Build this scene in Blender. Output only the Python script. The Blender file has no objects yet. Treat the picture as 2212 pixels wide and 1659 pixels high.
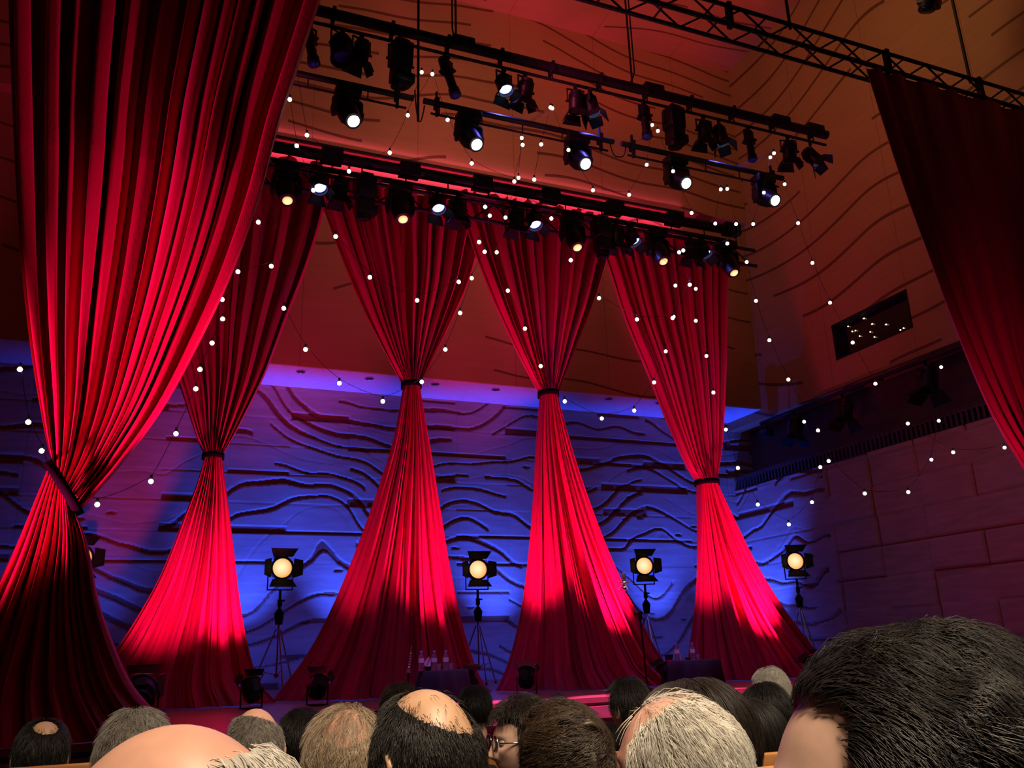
import bpy, bmesh, math, random
import numpy as np
from mathutils import Vector, Matrix, Euler

SC = bpy.context.scene
COL = SC.collection
PI = math.pi
rad = math.radians

# ------------------------------------------------------------------ camera
PW, PH, FPX = 2212.0, 1659.0, 1850.0
EYE = np.array([0.0, 0.0, 1.40])
ROT = np.array([[0.9255, 0.0866, 0.3687], [-0.3776, 0.2863, 0.8806], [-0.0293, -0.9542, 0.2977]])   # camera (right, down, forward) -> world
_u, _s, _v = np.linalg.svd(ROT)
ROT = _u @ _v

def at(px, py, **k):
    """world point seen at a pixel of the photograph, on the plane X=, Y= or Z= (or at depth d= along the view)"""
    r = np.array([(px - PW / 2) / FPX, (py - PH / 2) / FPX, 1.0])
    (a, v), = k.items()
    d = ROT @ r
    if a == 'd':
        return Vector(EYE + d * v)
    i = 'XYZ'.index(a)
    return Vector(EYE + d * ((v - EYE[i]) / d[i]))

cam_data = bpy.data.cameras.new('camera')
cam_data.sensor_width = 36.0
cam_data.lens = FPX / PW * 36.0
cam_data.clip_start = 0.05
cam_data.clip_end = 200
cam = bpy.data.objects.new('camera', cam_data)
COL.objects.link(cam)
M = np.eye(4)
M[:3, 0] = ROT[:, 0]; M[:3, 1] = -ROT[:, 1]; M[:3, 2] = -ROT[:, 2]; M[:3, 3] = EYE
cam.matrix_world = Matrix(M.tolist())
SC.camera = cam

# ------------------------------------------------------------------ world, exposure
w = bpy.data.worlds.new('hall_dark')
SC.world = w
w.use_nodes = True
bg = w.node_tree.nodes['Background']
bg.inputs[0].default_value = (0.9, 0.42, 0.34, 1)
bg.inputs[1].default_value = 0.006
vs = SC.view_settings
vs.view_transform = 'Standard'
vs.look = 'None'
vs.exposure = 0.0
vs.gamma = 1.0
vs.use_curve_mapping = False

def area(name, loc, aim, size, power, color, sy=None, spread=None, parent=None):
    l = bpy.data.lights.new(name, 'AREA')
    l.energy = power; l.color = color
    l.shape = 'RECTANGLE'; l.size = size; l.size_y = sy or size
    if spread: l.spread = rad(spread)
    o = bpy.data.objects.new(name, l)
    COL.objects.link(o)
    o.location = loc
    o.rotation_euler = (Vector(aim) - Vector(loc)).to_track_quat('-Z', 'Y').to_euler()
    return o

def spot(name, loc, aim, power, color, angle=60, blend=0.5, radius=0.06):
    l = bpy.data.lights.new(name, 'SPOT')
    l.energy = power; l.color = color
    l.spot_size = rad(angle); l.spot_blend = blend; l.shadow_soft_size = radius
    o = bpy.data.objects.new(name, l)
    COL.objects.link(o)
    o.location = loc
    o.rotation_euler = (Vector(aim) - Vector(loc)).to_track_quat('-Z', 'Y').to_euler()
    return o

# hall lights above and behind the audience, dimmed for the show
area('house_light', (0.6, -1.2, 6.5), (1.05, 1.5, 1.0), 2.0, 64, (1.0, 0.78, 0.56), spread=52)
area('house_light', (3.4, 0.2, 7.5), (1.9, 2.6, 1.0), 1.2, 22, (1.0, 0.82, 0.62), spread=50)
# added warm fill without fixtures, brightens the upper walls and ceiling
area('upper_wall_fill', (5.6, 11.4, 12.4), (6.2, 17.0, 14.4), 3.0, 46, (1.0, 0.64, 0.34), spread=150)
area('upper_wall_fill', (8.0, 9.4, 13.4), (13.9, 10.5, 14.8), 2.0, 52, (1.0, 0.60, 0.30), spread=140)
# red washes
spot('red_wash', (9.3, 10.9, 11.0), (9.6, 14.8, 17.0), 520, (1.0, 0.05, 0.10), 66, 0.7, 0.2)
spot('red_wash', (4.0, 9.6, 10.2), (13.96, 13.2, 8.8), 150, (1.0, 0.09, 0.22), 64, 0.9, 0.3)

# ------------------------------------------------------------------ materials
def mat(name, col, rough=0.6, metal=0.0, spec=0.5, emit=None, es=0.0, trans=0.0, sheen=0.0, sheen_col=None, coat=0.0, aniso=0.0):
    m = bpy.data.materials.new(name)
    m.use_nodes = True
    b = m.node_tree.nodes['Principled BSDF']
    b.inputs['Base Color'].default_value = (*col, 1)
    b.inputs['Roughness'].default_value = rough
    b.inputs['Metallic'].default_value = metal
    b.inputs['Specular IOR Level'].default_value = spec
    b.inputs['Transmission Weight'].default_value = trans
    b.inputs['Sheen Weight'].default_value = sheen
    b.inputs['Coat Weight'].default_value = coat
    if sheen_col: b.inputs['Sheen Tint'].default_value = (*sheen_col, 1)
    if emit:
        b.inputs['Emission Color'].default_value = (*emit, 1)
        b.inputs['Emission Strength'].default_value = es
    return m

def noise_tint(m, c1, c2, scale=8.0, detail=4.0, stretch=(1, 1, 1), bump=0.0, bump_scale=None):
    nt = m.node_tree; N = nt.nodes; L = nt.links
    b = N['Principled BSDF']
    g = N.new('ShaderNodeNewGeometry')
    mp = N.new('ShaderNodeMapping'); mp.inputs['Scale'].default_value = stretch
    L.new(g.outputs['Position'], mp.inputs['Vector'])
    n = N.new('ShaderNodeTexNoise'); n.inputs['Scale'].default_value = scale; n.inputs['Detail'].default_value = detail
    L.new(mp.outputs[0], n.inputs['Vector'])
    r = N.new('ShaderNodeValToRGB')
    r.color_ramp.elements[0].position = 0.3; r.color_ramp.elements[1].position = 0.7
    r.color_ramp.elements[0].color = (*c1, 1); r.color_ramp.elements[1].color = (*c2, 1)
    L.new(n.outputs['Fac'], r.inputs['Fac']); L.new(r.outputs['Color'], b.inputs['Base Color'])
    if bump:
        bp = N.new('ShaderNodeBump'); bp.inputs['Strength'].default_value = bump; bp.inputs['Distance'].default_value = 0.01
        n2 = N.new('ShaderNodeTexNoise'); n2.inputs['Scale'].default_value = bump_scale or scale; n2.inputs['Detail'].default_value = 6
        L.new(mp.outputs[0], n2.inputs['Vector'])
        L.new(n2.outputs['Fac'], bp.inputs['Height']); L.new(bp.outputs[0], b.inputs['Normal'])
    return m

MT = {}
MT['velvet'] = noise_tint(mat('red_velvet', (0.6, 0.008, 0.07), 0.42, spec=0.32, sheen=0.25, sheen_col=(1, 0.2, 0.45)), (0.55, 0.006, 0.06), (0.66, 0.010, 0.085), 3.0, 3, (1, 1, 0.2), 0.25, 90)
MT['band'] = mat('black_band', (0.005, 0.004, 0.005), 0.85, spec=0.1)
MT['black'] = mat('black_metal', (0.010, 0.010, 0.012), 0.42, spec=0.3)
MT['flat_black'] = mat('flat_black_paint', (0.012, 0.0115, 0.013), 0.7, spec=0.25)
MT['pipe'] = mat('dark_steel_pipe', (0.018, 0.018, 0.021), 0.5, metal=0.3)
MT['chrome'] = mat('chrome', (0.75, 0.76, 0.8), 0.16, metal=1.0)
MT['cable'] = mat('black_cable', (0.012, 0.012, 0.012), 0.6)
MT['bulb'] = mat('glowing_bulb', (1, 0.95, 0.85), 0.3, emit=(1.0, 0.86, 0.62), es=9.0)
MT['white_lens'] = mat('white_lit_lens', (1, 1, 1), 0.2, emit=(1.0, 0.93, 0.90), es=9.0)
def radial_lens(name, edge, mid, r, strength, off=0.0):
    """lit lens, hotter in the middle"""
    m = mat(name, mid, 0.2)
    nt = m.node_tree; N = nt.nodes; L = nt.links; b = N['Principled BSDF']
    tc = N.new('ShaderNodeTexCoord'); g = N.new('ShaderNodeTexGradient'); g.gradient_type = 'SPHERICAL'
    mp = N.new('ShaderNodeMapping'); mp.inputs['Scale'].default_value = (1 / r, 1 / r, 1 / r); mp.inputs['Location'].default_value = (off, 0, 0)
    L.new(tc.outputs['Object'], mp.inputs[0]); L.new(mp.outputs[0], g.inputs[0])
    rp = N.new('ShaderNodeValToRGB')
    rp.color_ramp.elements[0].position = 0.0; rp.color_ramp.elements[0].color = (*edge, 1)
    rp.color_ramp.elements[1].position = 0.5; rp.color_ramp.elements[1].color = (*mid, 1)
    L.new(g.outputs['Fac'], rp.inputs[0]); L.new(rp.outputs[0], b.inputs['Emission Color'])
    b.inputs['Emission Strength'].default_value = strength
    return m
MT['amber_lens'] = radial_lens('amber_lit_lens', (0.55, 0.16, 0.02), (1.0, 0.66, 0.30), 0.085, 1.7)
MT['blue_lens'] = radial_lens('blue_lit_lens', (0.05, 0.05, 0.9), (0.5, 0.62, 1.0), 0.125, 2.4)
MT['dim_blue_lens'] = mat('unlit_blue_gel', (0.05, 0.04, 0.55), 0.25, spec=0.6)
MT['glass'] = mat('clear_plastic', (0.95, 0.93, 1.0), 0.08, trans=0.92, spec=0.5)
MT['dark_glass'] = mat('dark_window_glass', (0.01, 0.01, 0.012), 0.05, spec=0.6)
MT['cloth'] = noise_tint(mat('dark_table_cloth', (0.02, 0.012, 0.03), 0.85), (0.010, 0.007, 0.016), (0.022, 0.014, 0.034), 12)
MT['paper'] = mat('pale_paper', (0.75, 0.62, 0.8), 0.8)
MT['seat_wood'] = noise_tint(mat('seat_veneer', (0.45, 0.2, 0.06), 0.4), (0.36, 0.15, 0.045), (0.52, 0.24, 0.075), 6, 6, (1, 1, 9))
MT['seat_fabric'] = noise_tint(mat('seat_fabric', (0.05, 0.045, 0.05), 0.9), (0.03, 0.03, 0.035), (0.06, 0.055, 0.06), 40)
MT['carpet'] = noise_tint(mat('dark_carpet', (0.05, 0.03, 0.03), 0.95), (0.03, 0.018, 0.018), (0.06, 0.035, 0.035), 25)

def stage_wood():
    m = mat('stage_boards', (0.36, 0.2, 0.11), 0.38, spec=0.5)
    nt = m.node_tree; N = nt.nodes; L = nt.links; b = N['Principled BSDF']
    g = N.new('ShaderNodeNewGeometry')
    br = N.new('ShaderNodeTexBrick'); br.inputs['Scale'].default_value = 1.0
    br.inputs['Brick Width'].default_value = 2.4; br.inputs['Row Height'].default_value = 0.13; br.inputs['Mortar Size'].default_value = 0.004
    br.inputs['Color1'].default_value = (0.34, 0.19, 0.10, 1); br.inputs['Color2'].default_value = (0.42, 0.25, 0.14, 1); br.inputs['Mortar'].default_value = (0.05, 0.03, 0.02, 1)
    L.new(g.outputs['Position'], br.inputs['Vector'])
    L.new(br.outputs['Color'], b.inputs['Base Color'])
    return m
MT['stage'] = stage_wood()

def grooved_wood(name, axes, c_lo, c_hi, c_groove_shade, spacing, warp, wscale, width, fade=0.44, seam=2.4, seed=0.0):
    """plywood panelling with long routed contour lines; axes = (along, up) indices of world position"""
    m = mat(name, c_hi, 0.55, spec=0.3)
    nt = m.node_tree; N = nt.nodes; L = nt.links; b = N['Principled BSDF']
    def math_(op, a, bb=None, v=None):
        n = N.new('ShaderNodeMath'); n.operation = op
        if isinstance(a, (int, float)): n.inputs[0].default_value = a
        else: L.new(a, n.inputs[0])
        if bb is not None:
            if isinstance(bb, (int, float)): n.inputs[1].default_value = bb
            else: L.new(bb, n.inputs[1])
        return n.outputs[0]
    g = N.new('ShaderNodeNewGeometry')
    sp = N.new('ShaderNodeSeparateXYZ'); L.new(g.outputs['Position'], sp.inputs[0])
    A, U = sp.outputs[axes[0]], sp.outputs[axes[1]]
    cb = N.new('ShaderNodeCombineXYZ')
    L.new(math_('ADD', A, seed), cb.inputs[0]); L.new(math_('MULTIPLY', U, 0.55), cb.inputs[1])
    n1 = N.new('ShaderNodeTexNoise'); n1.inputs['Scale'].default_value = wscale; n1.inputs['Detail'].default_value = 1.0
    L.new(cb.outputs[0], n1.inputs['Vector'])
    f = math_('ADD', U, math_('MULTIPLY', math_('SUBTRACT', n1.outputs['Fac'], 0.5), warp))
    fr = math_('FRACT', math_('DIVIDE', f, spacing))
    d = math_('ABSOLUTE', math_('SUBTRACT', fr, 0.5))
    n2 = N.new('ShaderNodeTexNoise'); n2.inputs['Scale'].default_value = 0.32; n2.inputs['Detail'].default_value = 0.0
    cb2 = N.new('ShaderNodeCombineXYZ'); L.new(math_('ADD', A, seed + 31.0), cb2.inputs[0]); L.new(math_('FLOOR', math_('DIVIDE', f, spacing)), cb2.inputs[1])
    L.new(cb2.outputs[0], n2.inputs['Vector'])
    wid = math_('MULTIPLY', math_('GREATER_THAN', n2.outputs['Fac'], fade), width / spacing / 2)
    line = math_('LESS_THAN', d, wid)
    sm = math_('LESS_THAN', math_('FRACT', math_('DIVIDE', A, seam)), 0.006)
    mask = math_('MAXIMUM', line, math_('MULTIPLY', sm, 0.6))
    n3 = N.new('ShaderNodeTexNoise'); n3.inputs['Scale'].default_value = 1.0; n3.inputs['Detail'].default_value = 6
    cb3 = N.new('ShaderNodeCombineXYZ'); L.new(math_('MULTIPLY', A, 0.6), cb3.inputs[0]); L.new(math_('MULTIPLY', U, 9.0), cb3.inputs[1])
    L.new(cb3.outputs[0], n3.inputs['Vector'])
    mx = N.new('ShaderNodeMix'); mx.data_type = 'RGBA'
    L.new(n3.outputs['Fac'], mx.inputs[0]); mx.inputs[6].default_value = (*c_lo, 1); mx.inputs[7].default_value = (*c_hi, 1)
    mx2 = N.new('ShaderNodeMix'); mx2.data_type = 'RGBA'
    L.new(mask, mx2.inputs[0]); L.new(mx.outputs[2], mx2.inputs[6]); mx2.inputs[7].default_value = (*c_groove_shade, 1)
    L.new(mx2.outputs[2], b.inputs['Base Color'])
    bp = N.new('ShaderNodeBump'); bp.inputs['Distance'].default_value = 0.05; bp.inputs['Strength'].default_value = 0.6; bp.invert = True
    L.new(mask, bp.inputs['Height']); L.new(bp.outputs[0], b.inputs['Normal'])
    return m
WC = ((0.36, 0.18, 0.075), (0.46, 0.25, 0.11), (0.15, 0.06, 0.026))  # last colour: cut ply brown with the shade inside the grooves painted in
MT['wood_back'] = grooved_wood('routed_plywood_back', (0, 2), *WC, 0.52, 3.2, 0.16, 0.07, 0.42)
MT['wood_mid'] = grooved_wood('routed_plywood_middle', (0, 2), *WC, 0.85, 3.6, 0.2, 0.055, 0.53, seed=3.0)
MT['wood_side'] = grooved_wood('routed_plywood_side', (1, 2), *WC, 0.75, 5.0, 0.15, 0.07, 0.42, seed=7.0)
MT['wood_ceiling'] = grooved_wood('routed_plywood_ceiling', (0, 1), *WC, 1.1, 3.0, 0.15, 0.06, 0.5)
MT['wood_relief'] = noise_tint(mat('carved_plywood', (0.5, 0.34, 0.22), 0.6, spec=0.25), (0.42, 0.27, 0.17), (0.52, 0.36, 0.24), 1.5, 6, (1, 1, 7))
MT['wood_cut_shade'] = mat('shaded_ply_cut', (0.30, 0.085, 0.045), 0.75, spec=0.15)  # groove faces: cut ply brown, darkened to carry the shade of the carving
MT['plaster'] = noise_tint(mat('white_soffit_plaster', (0.75, 0.72, 0.72), 0.8), (0.68, 0.66, 0.66), (0.76, 0.74, 0.74), 6)
MT['recess'] = noise_tint(mat('dark_recess_panel', (0.10, 0.05, 0.03), 0.7), (0.09, 0.045, 0.028), (0.13, 0.065, 0.04), 2)
MT['grille'] = mat('dark_grille_slat', (0.07, 0.045, 0.035), 0.6)

# ------------------------------------------------------------------ mesh helpers
def link(name, me, m, parent=None, loc=None, rot=None, smooth=False):
    o = bpy.data.objects.new(name, me)
    COL.objects.link(o)
    if m is not None and not me.materials: me.materials.append(m)
    if parent is not None: o.parent = parent
    if loc is not None: o.location = loc
    if rot is not None: o.rotation_euler = rot
    return o

def finish(bm, name, smooth=False):
    me = bpy.data.meshes.new(name)
    bm.normal_update()
    bm.to_mesh(me); bm.free()
    if smooth is True:
        me.shade_smooth()
    elif smooth:
        me.shade_smooth(); 
        me.set_sharp_from_angle(angle=rad(smooth))
    return me

def np_mesh(name, verts, faces, smooth=True):
    me = bpy.data.meshes.new(name)
    v = np.asarray(verts, dtype=np.float32); f = np.asarray(faces, dtype=np.int32)
    k = f.shape[1]
    me.vertices.add(len(v)); me.vertices.foreach_set('co', v.ravel())
    me.loops.add(f.size); me.loops.foreach_set('vertex_index', f.ravel())
    me.polygons.add(len(f)); me.polygons.foreach_set('loop_start', np.arange(0, f.size, k, dtype=np.int32))
    me.update(calc_edges=True); me.validate()
    if smooth: me.shade_smooth()
    return me

def grid_faces(nr, nc, wrap=False):
    i = np.arange(nr - 1)[:, None]; j = np.arange(nc if wrap else nc - 1)[None, :]
    j2 = (j + 1) % nc
    a = i * nc + j; b = i * nc + j2; c = (i + 1) * nc + j2; d = (i + 1) * nc + j
    return np.stack([a, b, c, d], -1).reshape(-1, 4)

def B(bm, c, s, rot=None, bevel=0.0):
    g = bmesh.ops.create_cube(bm, size=1.0)
    vs_ = g['verts']
    bmesh.ops.scale(bm, vec=s, verts=vs_)
    if bevel:
        es = list({e for v in vs_ for e in v.link_edges})
        r = bmesh.ops.bevel(bm, geom=es, offset=bevel, segments=2, affect='EDGES', profile=0.5)
        vs_ = list({v for f in r['faces'] for v in f.verts} | {v for v in vs_ if v.is_valid})
    if rot is not None: bmesh.ops.rotate(bm, cent=(0, 0, 0), matrix=Euler(rot).to_matrix(), verts=vs_)
    bmesh.ops.translate(bm, vec=c, verts=vs_)
    return vs_

def cyl(bm, p0, p1, r0, r1=None, seg=16, caps=True):
    p0, p1 = Vector(p0), Vector(p1); d = p1 - p0
    g = bmesh.ops.create_cone(bm, cap_ends=caps, segments=seg, radius1=r0, radius2=r0 if r1 is None else r1, depth=d.length)
    q = d.to_track_quat('Z', 'Y').to_matrix()
    bmesh.ops.rotate(bm, cent=(0, 0, 0), matrix=q, verts=g['verts'])
    bmesh.ops.translate(bm, vec=(p0 + p1) / 2, verts=g['verts'])
    return g['verts']

def lathe(bm, prof, seg=24, cap=True):
    """prof: (r, z) list, revolved around z"""
    rings = []
    for r, z in prof:
        rings.append([bm.verts.new((r * math.cos(2 * PI * k / seg), r * math.sin(2 * PI * k / seg), z)) for k in range(seg)])
    for a, b in zip(rings, rings[1:]):
        for k in range(seg):
            bm.faces.new((a[k], a[(k + 1) % seg], b[(k + 1) % seg], b[k]))
    if cap:
        for rg in (rings[0], rings[-1]):
            try: bm.faces.new(rg)
            except ValueError: pass
    bmesh.ops.recalc_face_normals(bm, faces=bm.faces)

def tube(bm, pts, r, seg=6):
    pts = [Vector(p) for p in pts]
    rings = []
    for i, p in enumerate(pts):
        t = (pts[min(i + 1, len(pts) - 1)] - pts[max(i - 1, 0)])
        q = t.to_track_quat('Z', 'Y') if t.length > 1e-9 else Vector((0, 0, 1)).to_track_quat('Z', 'Y')
        rr = r[i] if isinstance(r, (list, tuple)) else r
        rings.append([bm.verts.new(p + q @ Vector((rr * math.cos(2 * PI * k / seg), rr * math.sin(2 * PI * k / seg), 0))) for k in range(seg)])
    for a, b in zip(rings, rings[1:]):
        # match the closest start to avoid twisting
        o = min(range(seg), key=lambda s: (b[s].co - a[0].co).length)
        for k in range(seg):
            bm.faces.new((a[k], a[(k + 1) % seg], b[(k + 1 + o) % seg], b[(k + o) % seg]))
    bm.faces.new(rings[0]); bm.faces.new(rings[-1])

def torus(bm, R, r, z=0, seg=24, ms=8, M4=None, x_scale=1.0):
    rings = []
    for k in range(seg):
        a = 2 * PI * k / seg
        ring = []
        for j in range(ms):
            b = 2 * PI * j / ms
            p = Vector(((R + r * math.cos(b)) * math.cos(a) * x_scale, (R + r * math.cos(b)) * math.sin(a), z + r * math.sin(b)))
            ring.append(bm.verts.new(M4 @ p if M4 else p))
        rings.append(ring)
    for k in range(seg):
        a, b = rings[k], rings[(k + 1) % seg]
        for j in range(ms):
            bm.faces.new((a[j], b[j], b[(j + 1) % ms], a[(j + 1) % ms]))

def thing(name, label, cat, loc=(0, 0, 0), rotz=0.0, group=None):
    o = bpy.data.objects.new(name, None)
    o.empty_display_size = 0.1
    COL.objects.link(o)
    o.location = loc; o.rotation_euler = (0, 0, rotz)
    o['label'] = label; o['category'] = cat
    if group: o['group'] = group
    return o

def tag(o, label, cat, group=None):
    o['label'] = label; o['category'] = cat
    if group: o['group'] = group
    return o

def struct(name, me, m):
    o = link(name, me, m)
    o['kind'] = 'structure'
    return o

def box_struct(name, lo, hi, m):
    bm = bmesh.new()
    lo, hi = Vector(lo), Vector(hi)
    B(bm, (lo + hi) / 2, hi - lo)
    return struct(name, finish(bm, name), m)

CACHE = {}
def cached(key, build, smooth=30):
    if key not in CACHE:
        bm = bmesh.new(); build(bm)
        CACHE[key] = finish(bm, key, smooth)
    return CACHE[key]
# ------------------------------------------------------------------ the hall
XL, XR, YB, YBL, ZC, ZS, ST = -4.15, 13.96, 16.97, 18.4, 17.0, 7.1, 0.82
YF = -6.0
box_struct('floor', (XL - 1, YF, -0.2), (XR + 1.5, 19.2, 0.0), MT['carpet'])
box_struct('ceiling', (XL - 1, YF, ZC), (XR + 1.5, 19.2, ZC + 0.3), MT['wood_ceiling'])
# upper back wall in two steps with a shallow overhang between them
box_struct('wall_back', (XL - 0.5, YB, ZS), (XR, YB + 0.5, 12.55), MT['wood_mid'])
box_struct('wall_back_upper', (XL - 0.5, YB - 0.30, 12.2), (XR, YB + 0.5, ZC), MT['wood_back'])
box_struct('ceiling_soffit', (XL - 0.5, YB + 0.02, ZS - 0.02), (XR + 1.0, YBL + 0.6, ZS + 0.3), MT['plaster'])
box_struct('wall_left', (XL - 0.6, YF, 0), (XL, 19.0, ZC), MT['wood_side'])
# right wall: upper panelling, recess with grille, lower panelling
def right_upper():
    bm = bmesh.new()
    y0, y1, z0, z1 = 12.0, 14.2, 7.49, 8.34
    def slab(ya, yb, za, zb): B(bm, (XR + 0.3, (ya + yb) / 2, (za + zb) / 2), (0.6, yb - ya, zb - za))
    slab(YF, y0, 6.85, ZC); slab(y1, 19.0, 6.85, ZC); slab(y0, y1, 6.85, z0); slab(y0, y1, z1, ZC)
    return finish(bm, 'wall_right')
struct('wall_right', right_upper(), MT['wood_side'])
box_struct('wall_right_recess', (XR + 0.66, YF, 5.2), (XR + 0.9, YBL + .1, 6.9), MT['recess'])
box_struct('trim_1', (XR + 0.02, YF, 5.50), (XR + 0.66, YBL, 5.56), MT['recess'])

def vnoise(x, y, seed):
    """smooth value noise"""
    rs = np.random.RandomState(seed); T = rs.rand(256, 256)
    xi = np.floor(x).astype(int); yi = np.floor(y).astype(int); fx = x - xi; fy = y - yi
    fx = fx * fx * (3 - 2 * fx); fy = fy * fy * (3 - 2 * fy)
    g = lambda a, b: T[a % 256, b % 256]
    return (g(xi, yi) * (1 - fx) + g(xi + 1, yi) * fx) * (1 - fy) + (g(xi, yi + 1) * (1 - fx) + g(xi + 1, yi + 1) * fx) * fy

def relief(A, Z, seed, blocky=0.0):
    """carved plywood relief: depth in metres (positive = towards the room)"""
    if blocky: blocky = blocky * (1 - np.clip((A - 14.0) / 2.0, 0, 1))
    rs = np.random.RandomState(seed)
    h = np.zeros_like(A)
    # panels of unequal width, rows of boards, each set a little in or out
    ci = np.floor(A / 1.25).astype(int); ri = np.floor((Z - 0.15) / 0.62).astype(int)
    T = rs.rand(64, 64)
    h += (T[ci % 64, ri % 64] - 0.5) * (0.014 + 0.07 * blocky)
    # contour bands
    f = Z + 0.95 * (vnoise(A * 0.62 + 3, Z * 0.45 + 1, seed + 1) - 0.5) * 2 * (1 - 0.55 * blocky) + 0.25 * (vnoise(A * 1.7, Z * 1.2, seed + 2) - 0.5)
    s = 0.42
    k = np.floor(f / s).astype(int); fr = f / s - k
    cell = np.floor(A / 1.25).astype(int)
    on = (vnoise(A * 0.55 + 11.3, k * 3.7 + 0.5, seed + 3) > (0.36 + 0.42 * blocky)).astype(float)
    wd = (0.022 + 0.045 * vnoise(A * 0.9, k * 5.1 + 0.5, seed + 4)) / s
    gz, ga = np.gradient(f, Z[1, 0] - Z[0, 0], A[0, 1] - A[0, 0]); gm = np.clip(np.hypot(gz, ga), 0.3, 2.0)
    gr = (on > 0) & (np.abs(fr - 0.5) < wd * gm)
    if not np.isscalar(blocky): gr = gr & ~(blocky > 0.3)
    h -= 0.045 * gr
    f2 = f + 0.21 + 0.3 * (vnoise(A * 0.8 + 40, Z * 0.8, seed + 9) - 0.5)
    fr2 = f2 / 0.84 - np.floor(f2 / 0.84)
    h -= 0.010 * (np.abs(fr2 - 0.5) < 0.016)
    # straight slots along some board joints
    zr = (Z - 0.15) / 0.62 - ri
    S = rs.rand(64, 64)
    slot = S[ci % 64, (ri + 17) % 64]
    sl = (slot > 0.62 + 0.3 * blocky) & (zr < 0.12 + 0.16 * slot * (slot > 0.85))
    if not np.isscalar(blocky): sl = sl & ~(blocky > 0.3)
    h -= 0.045 * sl
    h -= 0.015 * (zr < 0.025)
    # board edges
    ca = A / 1.25 - ci
    h -= 0.012 * (ca < 0.012)
    if not np.isscalar(blocky):
        bk = blocky > 0.3
        seam = bk & (((zr < 0.06) & (S[(ci + 9) % 64, (ri + 5) % 64] > 0.35)) | ((ca < 0.035) & (S[(ci + 23) % 64, (ri + 31) % 64] > 0.45)))
        h -= 0.03 * seam; gr = (gr & ~bk) | seam; sl = sl & ~bk
    # knots
    for _ in range(46):
        a0 = rs.uniform(A.min(), A.max()); z0 = rs.uniform(1.5, 6.8)
        kn = (((A - a0) / 0.10) ** 2 + ((Z - z0) / 0.035) ** 2) < 1
        if not np.isscalar(blocky): kn = kn & ~bk
        h -= 0.04 * kn; gr = gr | kn
    return h, gr | sl

def relief_wall(name, a0, a1, z0, z1, step, to_xyz, seed, blocky, m):
    na = int((a1 - a0) / step) + 1; nz = int((z1 - z0) / step) + 1
    A, Z = np.meshgrid(np.linspace(a0, a1, na), np.linspace(z0, z1, nz))
    h, cut = relief(A, Z, seed, blocky)
    v = to_xyz(A, Z, h).reshape(-1, 3)
    me = np_mesh(name, v, grid_faces(nz, na), smooth=False)
    me.materials.append(m); me.materials.append(MT['wood_cut_shade'])
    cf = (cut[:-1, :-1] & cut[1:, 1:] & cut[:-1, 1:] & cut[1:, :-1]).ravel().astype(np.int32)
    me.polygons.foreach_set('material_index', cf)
    return struct(name, me, m)
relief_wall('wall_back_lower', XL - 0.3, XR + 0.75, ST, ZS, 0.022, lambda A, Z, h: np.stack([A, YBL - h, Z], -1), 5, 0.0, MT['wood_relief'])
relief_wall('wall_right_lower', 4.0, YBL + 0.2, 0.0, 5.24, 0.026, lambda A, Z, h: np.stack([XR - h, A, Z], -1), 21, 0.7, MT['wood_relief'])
box_struct('wall_back_core', (XL - 0.5, YBL + 0.3, 0), (XR + 1.2, YBL + 0.5, ZS), MT['recess'])
box_struct('wall_right_core', (XR + 0.25, YF, 0), (XR + 0.6, YBL + 0.1, 5.2), MT['recess'])

# grille of upright slats under the recess
g = thing('wall_grille', 'long dark grille of upright slats along right wall', 'grille', (XR, 11.0, 5.24))
def grille_frame(bm):
    B(bm, (0.12, 0, 0.0), (0.22, 14.6, 0.03)); B(bm, (0.12, 0, 0.34), (0.22, 14.6, 0.025))
link('rail', cached('rail', grille_frame, False), MT['grille'], g)
def grille_slats(bm):
    for k in range(120):
        B(bm, (0.06, -7.25 + k * 0.1217, 0.17), (0.10, 0.055, 0.33))
link('slats', cached('slats', grille_slats, False), MT['grille'], g)

# control room window in the right wall
wn = bpy.data.objects.new('window_1', None); COL.objects.link(wn); wn.location = (XR, 13.1, 7.91); wn['kind'] = 'structure'
def win_frame(bm):
    for s in (-1, 1):
        B(bm, (0.12, s * 1.08, 0), (0.26, 0.045, 0.85)); B(bm, (0.12, 0, s * 0.405), (0.26, 2.2, 0.04))
link('window_frame', cached('window_frame', win_frame, False), MT['flat_black'], wn)
def win_pane(bm): B(bm, (0.2, 0, 0), (0.012, 2.12, 0.79))
link('pane', cached('pane', win_pane, False), MT['dark_glass'], wn)
# glowing beads set at the pane, standing in for reflections on the glass
MT['pane_glint'] = mat('pane_glint_glow', (1, .9, .7), 0.4, emit=(1.0, 0.85, 0.55), es=1.6)
def dl(bm): bmesh.ops.create_icosphere(bm, subdivisions=1, radius=0.022)
dgl = cached('glint_bead', dl, True)
for i, (px, py) in enumerate([(1832, 705), (1841, 716), (1848, 714), (1857, 726), (1880, 717), (1889, 728), (1866, 688), (1884, 700), (1914, 701), (1952, 709), (1945, 713)]):
    o = link('glint_bead', dgl, MT['pane_glint'], None, at(px, py, X=XR + 0.165))
    o.scale = (1, 1.3 if i in (6, 7, 8) else 0.8, 0.8)
    tag(o, 'tiny warm glowing bead standing in for a reflection in control room window', 'lamp', 'beads standing in for reflections in the control room window')

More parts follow.
